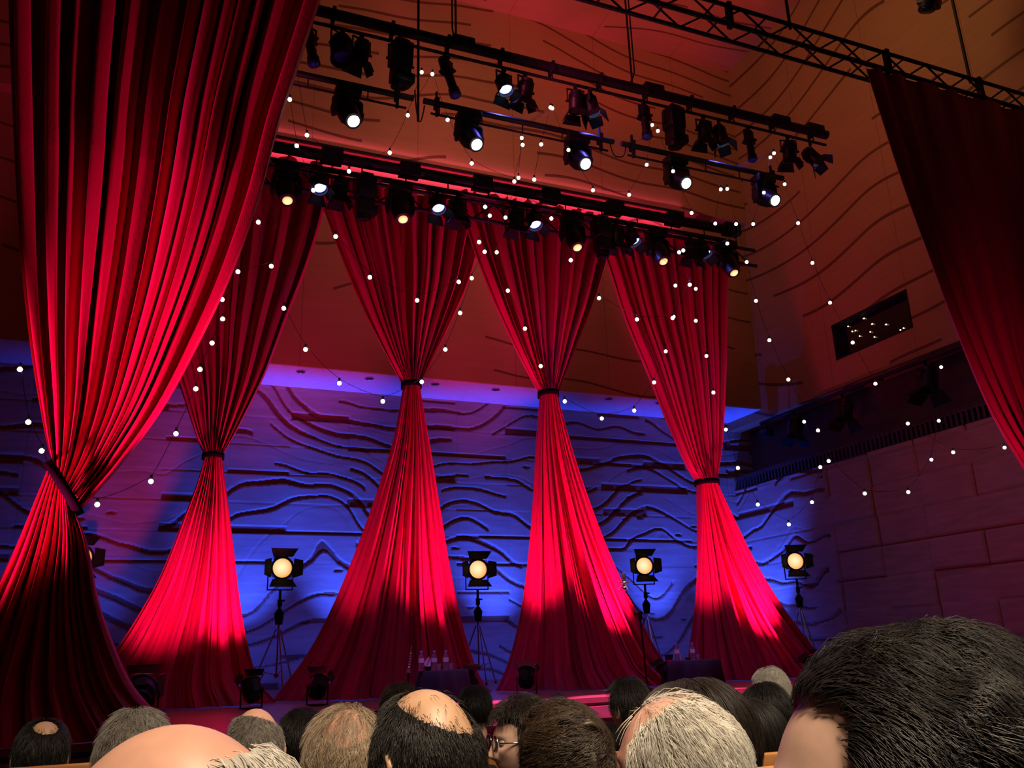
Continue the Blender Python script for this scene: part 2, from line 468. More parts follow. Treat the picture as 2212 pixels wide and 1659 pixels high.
# stage: boards with side aprons, stepped timber lip, fascia
def stage_outline(inset=0.0):
    pts = [(XL, YBL - .05), (XL, 7.6), (1.1, 7.9), (1.5, 9.75), (3.7, 9.98), (7.6, 10.3), (9.0, 10.2), (9.3, 7.9), (XR - .05, 7.7), (XR - .05, YBL - .05)]
    return [(x, y + inset if 7 < y < 11 else y) for x, y in pts]
def prism(name, outline, z0, z1, m):
    bm = bmesh.new()
    f = bm.faces.new([bm.verts.new((x, y, z0)) for x, y in outline])
    r = bmesh.ops.extrude_face_region(bm, geom=[f])
    bmesh.ops.translate(bm, vec=(0, 0, z1 - z0), verts=[e for e in r['geom'] if isinstance(e, bmesh.types.BMVert)])
    bmesh.ops.recalc_face_normals(bm, faces=bm.faces)
    return struct(name, finish(bm, name), m)
prism('floor_stage', stage_outline(0.0), ST - 0.06, ST, MT['stage'])
MT['lip'] = noise_tint(mat('pale_timber_lip', (0.5, 0.33, 0.2), 0.45), (0.44, 0.28, 0.17), (0.54, 0.36, 0.22), 3, 5, (1, 1, 12))
MT['fascia'] = noise_tint(mat('stage_fascia', (0.3, 0.15, 0.06), 0.5), (0.26, 0.125, 0.05), (0.34, 0.17, 0.07), 2, 5, (1, 1, 9))
prism('trim_2', stage_outline(0.03), ST - 0.10, ST - 0.062, MT['recess'])
prism('trim_3', stage_outline(-0.04), ST - 0.24, ST - 0.102, MT['lip'])
prism('wall_stage_front', stage_outline(0.06), 0.0, ST - 0.242, MT['fascia'])

# recessed downlights in the soffit
def dring(bm):
    torus(bm, 0.085, 0.016, -0.005, 20, 6)
def dcone(bm):
    lathe(bm, [(0.075, -0.006), (0.05, 0.02), (0.02, 0.03)], 16)
for i, (px, py) in enumerate([(650, 801), (798, 816), (940, 828), (1071, 840), (1315, 860), (1424, 869)]):
    p = at(px, py, Z=ZS - 0.02)
    t = thing('downlight', 'small round recessed downlight in the violet lit soffit', 'downlight', (p.x, p.y, ZS - 0.03), 0, 'recessed downlights along the soffit')
    link('trim_ring', cached('trim_ring', dring, True), MT['chrome'], t)
    link('reflector', cached('reflector', dcone, True), MT['flat_black'], t)

# red cove strip tucked under the overhang of the upper back wall
def cove(bm): B(bm, (0, 0, 0), (13.6, 0.06, 0.05))
cv = link('cove_strip', cached('cove_strip', cove, False), MT['flat_black'], None, (5.2, YB - 0.26, 12.17))
tag(cv, 'long dark lighting strip under the overhang of the upper back wall', 'light')
area('cove_light', (5.2, YB - 0.24, 12.12), (5.2, YB + 0.15, 11.95), 13.4, 52, (1.0, 0.05, 0.28), sy=0.04, spread=100)
area('cove_light', (5.2, YB - 0.36, 12.25), (5.2, YB - 0.25, 13.2), 13.4, 11, (1.0, 0.12, 0.42), sy=0.04, spread=130)
# ------------------------------------------------------------------ curtains
def edge(pts, Y):
    w_ = [at(px, py, Y=Y) for px, py in pts]
    return sorted([(p.z, p.x) for p in w_])

def smooth_interp(z, zx):
    zs = np.array([a for a, b in zx]); xs = np.array([b for a, b in zx])
    lo = z < zs[0]; hi = z > zs[-1]
    # monotone cubic-ish: Hermite with finite-difference slopes
    d = np.diff(xs) / np.diff(zs)
    m = np.empty_like(xs); m[0] = d[0]; m[-1] = d[-1]
    m[1:-1] = np.where(d[:-1] * d[1:] > 0, 2 * d[:-1] * d[1:] / (d[:-1] + d[1:] + 1e-12), 0.5 * (d[:-1] + d[1:]) * 0.5)
    i = np.clip(np.searchsorted(zs, z) - 1, 0, len(zs) - 2)
    hh = zs[i + 1] - zs[i]; t = np.clip((z - zs[i]) / hh, 0, 1)
    r = (2 * t**3 - 3 * t**2 + 1) * xs[i] + (t**3 - 2 * t**2 + t) * hh * m[i] + (-2 * t**3 + 3 * t**2) * xs[i + 1] + (t**3 - t**2) * hh * m[i + 1]
    r = np.where(lo, xs[0] + (z - zs[0]) * d[0], r)
    return np.where(hi, xs[-1] + (z - zs[-1]) * d[-1], r)

def fold_profile(U, n, rs, sharp=0.75, drift=None):
    wds = rs.uniform(0.55, 1.6, n); k = np.concatenate([[0], np.cumsum(wds)]); k /= k[-1]
    ph = np.interp(U, k, np.arange(n + 1)) * 2 * PI
    am = np.interp(U, np.linspace(0, 1, n * 2), rs.uniform(0.55, 1.0, n * 2))
    s = np.sin(ph)
    return np.sign(s) * np.abs(s) ** sharp * am

def curtain(label, Y, ztop, tie, L_up, R_up, L_dn, R_dn, nfold, seed, tie_tilt=0.0, sharp=0.55, zbot=ST + 0.015, cols=520, rows=(110, 90), amp=(0.19, 0.11, 0.16), bulge=0.5, ripple=0.10):
    rs = np.random.RandomState(seed)
    tl, tr = [at(px, py, Y=Y) for px, py in tie]
    zt = (tl.z + tr.z) / 2; xm = (tl.x + tr.x) / 2; hw = (tr.x - tl.x) / 2
    u = np.linspace(0, 1, cols)
    fu = fold_profile(u, nfold, rs, sharp)
    fine = fold_profile(u, nfold * 2 + 3, rs, 0.9)
    big = fold_profile(u, max(4, nfold // 2), rs, 0.9)
    un = u + 0.012 * np.sin(u * 17 + seed)            # cloth is not spread evenly
    un = (un - un[0]) / (un[-1] - un[0])
    V = []
    eLu, eRu, eLd, eRd = edge(L_up, Y), edge(R_up, Y), edge(L_dn, Y), edge(R_dn, Y)
    zs = np.concatenate([zt + (ztop - zt) * (np.linspace(1, 0, rows[0]) ** 1.5), zt - (zt - zbot) * (np.linspace(0, 1, rows[1] + 1)[1:] ** 1.35)])
    for z in zs:
        za = np.array([z])
        if z >= zt:
            t = (z - zt) / (ztop - zt)
            xl = smooth_interp(za, eLu)[0]; xr = smooth_interp(za, eRu)[0]
            a = amp[1] + (amp[0] - amp[1]) * min(1, t * 2.2)
            bl = 0.0
        else:
            t = (zt - z) / (zt - zbot)
            xl = smooth_interp(za, eLd)[0]; xr = smooth_interp(za, eRd)[0]
            a = amp[1] + (amp[2] - amp[1]) * min(1, t * 1.6)
            bl = bulge * (xr - xl) * 0.5 * t
        near = math.exp(-abs(z - zt) / 0.35)
        x = xl + (xr - xl) * un + 0.18 * a * fine * min(1.0, (xr - xl) / 2.0)
        mixb = 0.0 if z >= zt else min(0.65, t * 0.9)
        ff = fu * (1 - mixb) + big * mixb
        y = Y + a * (ff * 0.9 + ripple * fine) - bl * np.sqrt(np.clip(1 - (2 * un - 1) ** 2, 0, 1))
        # round bundle at the tie
        rb = hw * 0.75 * np.sqrt(np.clip(1 - (2 * un - 1) ** 2, 0, 1))
        y = y - near * rb * 0.6
        dz = near * tie_tilt * (un - 0.5) * 2 * (1.0)
        V.append(np.stack([x, y, z + dz], -1))
    v = np.concatenate(V); nr = len(zs)
    t = thing('stage_curtain', label, 'curtain', (xm, Y, zbot))
    v = v - np.array([xm, Y, zbot])
    link('drape', np_mesh('drape', v, grid_faces(nr, cols)), MT['velvet'], t)
    bm = bmesh.new()
    c = Vector((0, -hw * 0.12, zt - zbot))
    ang = math.atan2(tie_tilt, hw)
    M4 = Matrix.Translation(c) @ Matrix.Rotation(-ang, 4, 'Y')
    rings = []
    for (dr, dz) in ((0.0, -0.05), (0.012, -0.045), (0.012, 0.045), (0.0, 0.05)):
        rings.append([bm.verts.new(M4 @ Vector(((hw + 0.03 + dr) / math.cos(ang) * math.cos(2 * PI * k / 40), (hw * 0.75 + amp[1] * 1.0 + dr) * math.sin(2 * PI * k / 40), dz * (1.0 if hw > .12 else 0.8)))) for k in range(40)])
    for a_, b_ in zip(rings, rings[1:]):
        for k in range(40): bm.faces.new((a_[k], a_[(k + 1) % 40], b_[(k + 1) % 40], b_[k]))
    link('tie_band', finish(bm, 'tie_band', True), MT['band'], t)
    return t

YU, YD = 12.8, 8.2
ZTRUSS = at(1869, 140, Y=YD).z
ZTOPB = 9.25
curtain('tall red velvet curtain at far left, nearest the audience, tied low', YD, ZTRUSS - 0.02, ((110, 1036), (166, 1074)),
        [(14, -120), (20, 60), (32, 350), (45, 560), (64, 740), (88, 900), (110, 1036)],
        [(735, -120), (686, 20), (650, 130), (600, 282), (560, 430), (500, 595), (432, 738), (352, 880), (262, 990), (166, 1074)],
        [(110, 1036), (70, 1110), (20, 1215), (-40, 1330), (-110, 1450), (-190, 1580)],
        [(166, 1074), (190, 1160), (213, 1290), (248, 1395), (285, 1475), (330, 1530), (385, 1580)],
        13, 3, tie_tilt=-0.16, sharp=0.42, ripple=0.07, cols=700, rows=(150, 100), amp=(0.32, 0.15, 0.16), bulge=0.5)
curtain('red velvet curtain behind the big left one, tied at low height', YU, ZTOPB, ((443, 986), (478, 988)),
        [(232, 430), (330, 690), (390, 840), (425, 945), (443, 986)],
        [(705, 430), (688, 500), (655, 600), (615, 700), (572, 810), (530, 895), (495, 960), (478, 988)],
        [(443, 986), (425, 1045), (398, 1115), (345, 1245), (295, 1335), (245, 1410), (195, 1470)],
        [(478, 988), (492, 1085), (505, 1190), (518, 1300), (535, 1395), (558, 1470), (595, 1515)],
        12, 11)
curtain('tall red velvet curtain at centre left, tied high, wide skirt over the lamp bases', YU + 0.25, ZTOPB, ((872, 833), (904, 834)),
        [(690, 420), (708, 475), (735, 545), (787, 670), (835, 765), (872, 833)],
        [(1062, 440), (1043, 500), (1012, 610), (970, 705), (930, 785), (904, 834)],
        [(872, 833), (852, 940), (815, 1060), (772, 1180), (718, 1310), (665, 1410), (595, 1505)],
        [(904, 834), (928, 970), (950, 1110), (975, 1265), (1003, 1385), (1040, 1480), (1068, 1500)],
        12, 29)
curtain('tall red velvet curtain at centre right, tied high, behind the microphone', YU, ZTOPB, ((1168, 852), (1199, 853)),
        [(1000, 460), (1020, 525), (1060, 630), (1105, 730), (1145, 810), (1168, 852)],
        [(1330, 500), (1311, 560), (1285, 645), (1250, 735), (1215, 820), (1199, 853)],
        [(1168, 852), (1160, 950), (1152, 1070), (1140, 1210), (1125, 1320), (1098, 1430), (1070, 1495)],
        [(1199, 853), (1235, 980), (1275, 1100), (1325, 1230), (1375, 1340), (1425, 1432), (1490, 1485)],
        12, 41)
curtain('red velvet curtain furthest right upstage, tied low beside the right wall', YU + 0.25, ZTOPB, ((1508, 1043), (1543, 1044)),
        [(1290, 500), (1318, 580), (1352, 685), (1402, 805), (1450, 925), (1488, 1010), (1508, 1043)],
        [(1582, 500), (1572, 570), (1566, 700), (1562, 850), (1556, 965), (1543, 1044)],
        [(1508, 1043), (1508, 1150), (1503, 1280), (1490, 1390), (1478, 1480)],
        [(1543, 1044), (1580, 1120), (1628, 1220), (1680, 1310), (1738, 1395), (1795, 1475)],
        12, 57)
curtain('dark red velvet curtain hanging from the truss at far right', YD, ZTRUSS - 0.02, ((2350, 1175), (2410, 1130)),
        [(1869, 140), (1900, 240), (1950, 395), (2008, 555), (2068, 715), (2145, 890), (2212, 1000), (2290, 1110), (2350, 1175)],
        [(2640, 330), (2610, 500), (2560, 700), (2500, 900), (2450, 1040), (2410, 1130)],
        [(2350, 1175), (2330, 1300), (2290, 1450)],
        [(2410, 1130), (2500, 1300), (2650, 1500)],
        15, 71, tie_tilt=0.14, cols=560, amp=(0.05, 0.12, 0.16))
# ------------------------------------------------------------------ lighting bars
def bar_run(bm, x0, x1, z, y, r, seg=12): cyl(bm, (x0, y, z), (x1, y, z), r, seg=seg)

YU1, YB1 = 10.5, 12.3
xa = at(1785, 290, Y=YU1); ZU = xa.z - 0.02
t = thing('lighting_bar', 'long thick black bar of the upper lighting rig, with a thinner pipe slung beneath', 'lighting bar', (4.9, YU1, ZU))
def bm_ub(bm): bar_run(bm, -6.0, xa.x - 4.9, 0, 0, 0.082, 16)
link('beam', cached('beam', bm_ub), MT['pipe'], t)
def bm_ub2(bm):
    bar_run(bm, -6.0, xa.x - 4.9 - .08, -0.24, -0.02, 0.026)
link('pipe', cached('pipe', bm_ub2), MT['pipe'], t)
def bm_ubc(bm):
    cyl(bm, (0, -0.02, -0.25), (0, -0.01, -0.06), 0.012, seg=6); B(bm, (0, 0, -0.02), (0.05, 0.19, 0.19))
for k in range(14): link('clamp', cached('bar_clamp', bm_ubc, False), MT['flat_black'], t, (-5.8 + k * 0.88, 0, 0))
for px in (1000, 1410, 1675, 1745):
    link('junction_box', cached('junction_box', lambda bm: B(bm, (0, 0, 0.05), (0.36, 0.19, 0.14)), False), MT['flat_black'], t, (at(px, 200, Y=YU1).x - 4.9, 0, 0))

ZL = at(1120, 262, Y=YU1).z
segs = [((560, 130), (893, 215), 'left length of the broken lower bar, partly behind the big curtain'), ((915, 222), (1325, 303), 'middle length of the broken lower bar, carrying two white moving heads'), ((1342, 303), (1690, 377), 'right length of the broken lower bar, with a gap before it')]
for i, (a, b, lb) in enumerate(segs):
    pa, pb = at(*a, Y=YU1), at(*b, Y=YU1)
    cx = (pa.x + pb.x) / 2; hw = (pb.x - pa.x) / 2
    t = thing('lighting_bar', lb, 'lighting bar', (cx, YU1, ZL))
    def b1(bm): bar_run(bm, -hw, hw, 0, 0, 0.045)
    def b2(bm):
        bar_run(bm, -hw + .12, hw - .1, -0.17, 0.03, 0.018, 8)
        for k in range(5):
            x = -hw + 0.25 + (2 * hw - 0.5) * k / 4
            cyl(bm, (x, 0.02, -0.17), (x, 0, 0), 0.01, seg=6)
    def b3(bm):
        B(bm, (0, 0, 0), (0.06, 0.13, 0.16)); B(bm, (0, -0.02, -0.12), (0.04, 0.05, 0.22)); B(bm, (0, 0, 0.12), (0.025, 0.04, 0.16))
    link('pipe', cached('lower_pipe%d' % i, b1), MT['pipe'], t)
    link('cable_rail', cached('cable_rail%d' % i, b2), MT['pipe'], t)
    for x in (-hw + 0.2, hw - 0.25): link('clamp', cached('lower_clamp', b3, False), MT['flat_black'], t, (x, 0, 0))
def loopb(bm):
    p0, p1 = at(1318, 312, Y=YU1), at(1352, 315, Y=YU1)
    pts = [p0 + (p1 - p0) * s + Vector((0, 0, -0.22 * (1 - (2 * s - 1) ** 4))) for s in np.linspace(0, 1, 12)]
    tube(bm, pts, 0.011)
tag(link('hanging_cable', cached('hanging_cable', loopb, True), MT['cable']), 'short black cable looping across the gap in the lower bar', 'cable')
def loopc(bm):
    p0, p1, p2 = at(896, 195, Y=YU1), at(905, 262, Y=YU1), at(917, 228, Y=YU1)
    pts = []
    for s in np.linspace(0, 1, 12): pts.append((1 - s) ** 2 * p0 + 2 * s * (1 - s) * (p1 + (p1 - (p0 + p2) / 2)) + s * s * p2)
    tube(bm, pts, 0.011)
tag(link('hanging_cable', cached('hanging_cable2', loopc, True), MT['cable']), 'black cable hanging in a long loop between left and middle lower bars', 'cable')

# upstage rig: two bars over a lattice truss
xb = at(1575, 497, Y=YB1); ZB = xb.z
t = thing('lighting_bar', 'thick dark bar of the upstage rig, topmost above the red curtains', 'lighting bar', (4.9, YB1, ZB))
def bb1(bm): bar_run(bm, -6.2, xb.x - 4.9, 0, 0, 0.095, 16)
link('beam', cached('upstage_beam', bb1), MT['pipe'], t)
for k in range(9): link('junction_box', cached('upstage_box', lambda bm: B(bm, (0, 0, 0.01), (0.34, 0.2, 0.22)), False), MT['flat_black'], t, (-5.4 + k * 1.3, 0, 0))
t = thing('lighting_bar', 'thinner pipe of the upstage rig where its lamps are clamped', 'lighting bar', (4.9, YB1 - .02, ZB - 0.26))
def bb3(bm): bar_run(bm, -6.2, xb.x - 4.9 - 0.05, 0, 0, 0.045)
link('pipe', cached('upstage_pipe', bb3), MT['pipe'], t)
for k in range(16): link('hanger', cached('upstage_hanger', lambda bm: cyl(bm, (0, 0.02, 0.0), (0, 0.02, 0.24), 0.012, seg=6)), MT['pipe'], t, (-6.0 + k * 0.74, 0, 0))

def lattice(x0, x1, h, pitch, r, rd, depth=0.0):
    def f(bm):
        for z in (0, h):
            cyl(bm, (x0, 0, z), (x1, 0, z), r, seg=10)
            if depth: cyl(bm, (x0, depth, z), (x1, depth, z), r, seg=10)
        n = int((x1 - x0) / pitch)
        for k in range(n):
            a, b = x0 + k * pitch, x0 + (k + 1) * pitch
            za, zb = (0, h) if k % 2 == 0 else (h, 0)
            cyl(bm, (a, 0, za), (b, 0, zb), rd, seg=6)
            if depth:
                cyl(bm, (a, depth, zb), (b, depth, za), rd, seg=6)
                if k % 2 == 0: cyl(bm, (a, 0, h), (a, depth, h), rd, seg=6); cyl(bm, (a, 0, 0), (a, depth, 0), rd, seg=6)
    return f
t = thing('lattice_truss', 'dark lattice truss behind the upstage lamps, carrying the curtain tops', 'truss', (0, 12.52, 8.58))
link('lattice', cached('upstage_lattice', lattice(-1.3, 10.6, 0.34, 0.42, 0.035, 0.014)), MT['pipe'], t)

# front truss
ZT = ZTRUSS
hT = at(1918, 122, Y=YD).z - at(1918, 158, Y=YD).z
t = thing('lattice_truss', 'long black ladder truss crossing the upper right corner, red curtain hung below', 'truss', (0, YD, ZT + 0.02))
link('lattice', cached('front_lattice', lattice(-4.0, 13.8, hT, 0.45, 0.032, 0.016, 0.30)), MT['pipe'], t)
for px, py in ((1575, 30), (1918, 140), (2120, 205)):
    link('joining_plate', cached('joining_plate', lambda bm: B(bm, (0, 0.0, hT / 2), (0.07, 0.09, hT + 0.1)), False), MT['flat_black'], t, (at(px, py, Y=YD).x, 0, 0))

# suspension rods from the ceiling
def rod(px, py, Y, lb, r=0.02, zz=None):
    p = at(px, py, Y=Y); z0 = zz if zz is not None else p.z
    o = link('suspension_rod', cached('rod%d' % px, lambda bm: cyl(bm, (0, 0, 0), (0, 0, ZC - z0), r, seg=8)), MT['pipe'], None, (p.x, Y, z0))
    return tag(o, lb, 'rod')
rod(1707, 60, YD + .06, 'black rod rising from the ladder truss before the red ceiling', 0.024, ZT + hT)
rod(2096, 175, YD + .06, 'black rod rising from the ladder truss at top right', 0.026, ZT + hT)
rod(903, 262, YU1 + .05, 'thin dark rod crossing both upper bars, ending near the cable loop', 0.02)
rod(985, 95, YU1 + .05, 'thin dark rod meeting the thick upper bar, left of two with cables', 0.018, ZU)
rod(1366, 185, YU1 + .05, 'thin dark rod meeting the thick upper bar above the middle lamps', 0.018, ZU)
def droop(px, py, px2, py2):
    p0 = at(px, py, Y=YU1 - .02); p1 = at(px2, py2, Y=YU1 - .02)
    pts = [Vector((p0.x, p0.y, ZC - .05)), p0]
    for s in np.linspace(0.1, 1, 8): pts.append(Vector((p0.x + (p1.x - p0.x) * s ** 1.8, p0.y, p0.z + (p1.z - p0.z) * math.sin(s * PI / 2))))
    return lambda bm: tube(bm, pts, 0.013)
tag(link('hanging_cable', cached('dc1', droop(977, 60, 1015, 105), True), MT['cable']), 'black cable dropping along a rod and bending right onto the thick upper bar', 'cable')
tag(link('hanging_cable', cached('dc2', droop(1370, 150, 1338, 182), True), MT['cable']), 'black cable dropping along a rod and bending left onto the thick upper bar', 'cable')

# ------------------------------------------------------------------ lamps
def m_yoke(w, h):
    def f(bm):
        B(bm, (0, 0, -0.03), (0.05, 0.06, 0.08)); B(bm, (0, 0, -0.09), (2 * w + 0.02, 0.03, 0.012))
        for s in (-1, 1):
            B(bm, (s * w, 0, -0.09 - h / 2), (0.012, 0.03, h)); cyl(bm, (s * (w - .02), 0, -0.09 - h), (s * (w + 0.03), 0, -0.09 - h), 0.02, seg=10)
    return f
def m_housing(r, L):
    def f(bm):     # beam along -Z, pivot at the middle
        lathe(bm, [(r * 0.45, L * 0.55), (r * 0.8, L * 0.5), (r * 0.92, L * 0.2), (r * 0.95, L * 0.1), (r, L * 0.08), (r, -L * 0.35), (r * 1.08, -L * 0.36), (r * 1.08, -L * 0.45), (r * 0.95, -L * 0.45), (r * 0.93, -L * 0.20)], 24)
        for k in range(3): torus(bm, r * 0.97, 0.008, L * (0.15 + 0.09 * k), 20, 5)
        B(bm, (0, r * 0.8, L * 0.12), (r * 0.7, r * 0.5, L * 0.4))
    return f
def m_lens(r, bulge=0.25):
    def f(bm): lathe(bm, [(r, 0), (r * 0.8, -r * bulge * 0.5), (r * 0.45, -r * bulge * 0.85), (0.001, -r * bulge)], 24)
    return f
def m_flap(wi, wo, h):
    def f(bm):
        t_ = 0.004
        v = [bm.verts.new(c) for c in ((-wi, -t_, 0), (wi, -t_, 0), (wo, -t_, -h), (-wo, -t_, -h), (-wi, t_, 0), (wi, t_, 0), (wo, t_, -h), (-wo, t_, -h))]
        for q in ((0, 1, 2, 3), (7, 6, 5, 4), (0, 4, 5, 1), (1, 5, 6, 2), (2, 6, 7, 3), (3, 7, 4, 0)): bm.faces.new([v[k] for k in q])
    return f
def aim_rot(tilt, roll=0.0): return (tilt, 0, roll)

def par(name, label, cat, loc, yaw, tilt, r=0.12, L=0.30, lens='dark', doors=True, glow=None, group=None, splay=28, lens_scale=1.0):
    t = thing(name, label, cat, loc, yaw, group)
    h = L * 0.55 + 0.03
    link('yoke', cached('yoke_%.2f_%.2f' % (r, L), m_yoke(r * 1.2, h), False), MT['flat_black'], t)
    ho = link('housing', cached('housing_%.2f_%.2f' % (r, L), m_housing(r, L)), MT['black'], t, (0, 0, -0.09 - h), (tilt, 0, 0))
    lm = {'dark': MT['dark_glass'], 'white': MT['white_lens'], 'amber': MT['amber_lens'], 'blue': MT['blue_lens'], 'dim_blue': MT['dim_blue_lens']}[lens]
    lo = link('lens', cached('lens_%.2f_%s' % (r, lens), m_lens(r * 0.92), True), lm, ho, (0, 0, -L * 0.24))
    if doors:
        for k in range(4):
            big = k % 2 == 0
            a = k * PI / 2
            fl = link('barn_door', cached('flap_%.2f_%d' % (r, big), m_flap(r * 0.95, r * (1.35 if big else 0.8), r * 1.35), False), MT['flat_black'], ho)
            fl.location = (math.sin(a) * r * 1.05, -math.cos(a) * r * 1.05, -L * 0.45)
            fl.rotation_mode = 'XYZ'
            fl.rotation_euler = (Matrix.Rotation(a, 4, 'Z') @ Matrix.Rotation(-rad(splay), 4, 'X')).to_euler()
    if glow:
        col, pw, ang = glow
        l = bpy.data.lights.new('lamp_beam', 'SPOT'); l.energy = pw; l.color = col; l.spot_size = rad(ang); l.spot_blend = 0.6; l.shadow_soft_size = r * 0.6
        lo2 = bpy.data.objects.new('lamp_beam', l); COL.objects.link(lo2); lo2.parent = ho; lo2.location = (0, 0, -L * 0.24 - r * 0.35)
    return t

def profile(label, loc, yaw, tilt, r=0.10, L=0.75, lens='dim_blue', group=None):
    t = thing('profile_spotlight', label, 'stage light', loc, yaw, group)
    h = 0.22
    link('yoke', cached('pyoke_%.2f' % r, m_yoke(r * 1.25, h), False), MT['flat_black'], t)
    def body(bm):
        lathe(bm, [(r * 0.6, L * .38), (r * 1.0, L * .34), (r * 1.05, L * .08), (r * 0.85, L * .05), (r * 0.8, -L * .1), (r * 0.8, -L * .45), (r * 1.0, -L * .47), (r * 1.05, -L * .62), (r * 0.9, -L * .62)], 20)
        B(bm, (0, 0, L * .02), (r * 2.3, r * 2.3, 0.03)); B(bm, (r * 0.9, 0, -L * .2), (0.03, 0.03, 0.06))
    ho = link('housing', cached('pbody_%.2f_%.2f' % (r, L), body), MT['black'], t, (0, 0, -0.09 - h), (tilt, 0, 0))
    link('lens', cached('plens_%.2f_%s' % (r, lens), m_lens(r * 0.98, 0.7), True), MT['dim_blue_lens'] if lens == 'dim_blue' else MT['dark_glass'], ho, (0, 0, -L * .615))
    return t

def scoop(label, loc, yaw, tilt, sx=0.17, L=0.78):
    """large boxy spotlight with a stepped body and shutters"""
    t = thing('large_spotlight', label, 'stage light', loc, yaw)
    link('yoke', cached('syoke_%.2f' % sx, m_yoke(sx * 1.15, 0.25), False), MT['flat_black'], t)
    def body(bm):
        B(bm, (0, 0, L * .16), (sx * 1.8, sx * 1.7, L * .5), None, 0.03)
        B(bm, (0.01, 0, -L * .2), (sx * 1.5, sx * 1.5, L * .3), None, 0.02)
        B(bm, (sx * .25, 0, -L * .32), (sx * 1.9, sx * 1.5, L * .2), None, 0.02)
        B(bm, (0, 0, L * .43), (sx * 1.2, sx * 1.2, L * .08), None, 0.02)
        lathe(bm, [(sx * 0.72, -L * .38), (sx * 0.72, -L * .52), (sx * .6, -L * .52)], 20)
        for k in range(4): B(bm, (0, -sx * .86, L * (.04 + .08 * k)), (sx * 1.3, 0.02, 0.02))
    ho = link('housing', cached('sbody_%.2f' % sx, body, 40), MT['black'], t, (0, 0, -0.34), (tilt, 0, 0))
    link('lens', cached('slens_%.2f' % sx, m_lens(sx * 0.62), True), MT['dark_glass'], ho, (0, 0, -L * .52))
    return t

def moving_head(label, loc, yaw, tilt, lens, s=1.0, group=None, pan=0.0, power=0, lr=0.085):
    t = thing('moving_head_light', label, 'stage light', loc, yaw, group)
    t.scale = (s, s, s)
    def base(bm):
        B(bm, (0, 0, -0.11), (0.36, 0.26, 0.15), None, 0.02)
        for x in (-.13, .13): B(bm, (x, 0, -0.01), (0.04, 0.06, 0.07))
        cyl(bm, (0, 0, -0.18), (0, 0, -0.22), 0.10, seg=20)
    link('base', cached('mh_base', base, 40), MT['black'], t)
    def yoke(bm):
        B(bm, (0, 0, -0.24), (0.40, 0.14, 0.05), None, 0.015)
        for x in (-.19, .19):
            B(bm, (x, 0, -0.40), (0.06, 0.17, 0.32), None, 0.025)
            cyl(bm, (x - .035, 0, -0.44), (x + .035, 0, -0.44), 0.085, seg=20)
    yk = link('yoke', cached('mh_yoke', yoke, 40), MT['black'], t, None, (0, 0, pan))
    def head(bm):
        lathe(bm, [(0.07, 0.20), (0.125, 0.16), (0.15, 0.06), (0.155, -0.06), (0.14, -0.16), (0.125, -0.24), (0.118, -0.30), (0.10, -0.30)], 28)
        for k in range(5): torus(bm, 0.147, 0.006, 0.08 - 0.03 * k, 24, 5)
        B(bm, (0, 0.12, -0.02), (0.12, 0.07, 0.18), None, 0.02)
    hd = link('head', cached('mh_head', head), MT['black'], yk, (0, 0, -0.44), (tilt, 0, 0))
    link('lens', cached('mh_lens_%s_%.2f' % (lens, lr), m_lens(lr, 0.5), True), MT['white_lens' if lens == 'white' else 'amber_lens'], hd, (0, 0, -0.305))
    if power:
        l = bpy.data.lights.new('lamp_beam', 'SPOT'); l.energy = power; l.color = (1, .9, .85) if lens == 'white' else (1, .55, .2); l.spot_size = rad(24); l.spot_blend = 0.5; l.shadow_soft_size = 0.08
        lo2 = bpy.data.objects.new('lamp_beam', l); COL.objects.link(lo2); lo2.parent = hd; lo2.location = (0, 0, -0.40)
    return t

# upper bar, from the big curtain rightwards: (kind, px, yaw, tilt, label)
ZP = ZU - 0.25
def ub(px, py=None): 
    p = at(px, 100 + (px - 738) * 0.233, Y=YU1); return (p.x, YU1 - .02, ZP)
BLUE = ((0.14, 0.12, 1.0), 60, 100)
profile('slim black spotlight with blue tip, half tucked behind the big left curtain', ub(668), 0.5, -0.28, 0.085, 0.80)
par('fresnel_spotlight', 'stubby spotlight with a wide blue front, left end of upper rig', 'stage light', ub(738), 0.5, -0.15, 0.165, 0.42, 'dim_blue', False)
par('fresnel_spotlight', 'unlit barn door spotlight just right of the stubby blue fronted one', 'stage light', ub(780), 0.3, 0.30, 0.12, 0.34)
scoop('large boxy unlit spotlight left of the thin rod, upper rig', ub(864), 0.2, 0.10, 0.17)
profile('slim tilted black spotlight right of the thin rod, upper rig', ub(966), 0.6, -0.30, 0.085, 0.80)
par('fresnel_spotlight', 'lit blue spotlight showing a bright half disc, upper rig left of centre', 'stage light', ub(1088), 0.25, -0.34, 0.115, 0.34, 'blue', True, BLUE)
par('fresnel_spotlight', 'unlit barn door spotlight just right of upper rig bright half disc', 'stage light', ub(1134), 0.3, 0.30, 0.12, 0.34)
par('fresnel_spotlight', 'unlit barn door spotlight above the third white moving head', 'stage light', ub(1243), -0.1, 0.15, 0.12, 0.36)
par('fresnel_spotlight', 'lit blue spotlight above the third white moving head, glinting sideways', 'stage light', ub(1275), 0.9, -0.20, 0.115, 0.36, 'blue', True, BLUE)
profile('upright slim spotlight with blue tip left of a large one, upper rig', ub(1391), 0.1, -0.06, 0.085, 0.62)
scoop('large boxy unlit spotlight directly above the fourth white moving head', ub(1454), 0.1, 0.05, 0.17)
par('fresnel_spotlight', 'unlit barn door spotlight right of the upper rig large box lamp', 'stage light', ub(1520), -0.1, 0.15, 0.115, 0.34)
par('fresnel_spotlight', 'lit blue spotlight glinting sideways, upper rig right of the large box lamp', 'stage light', ub(1554), 0.9, -0.20, 0.115, 0.36, 'blue', True, BLUE)
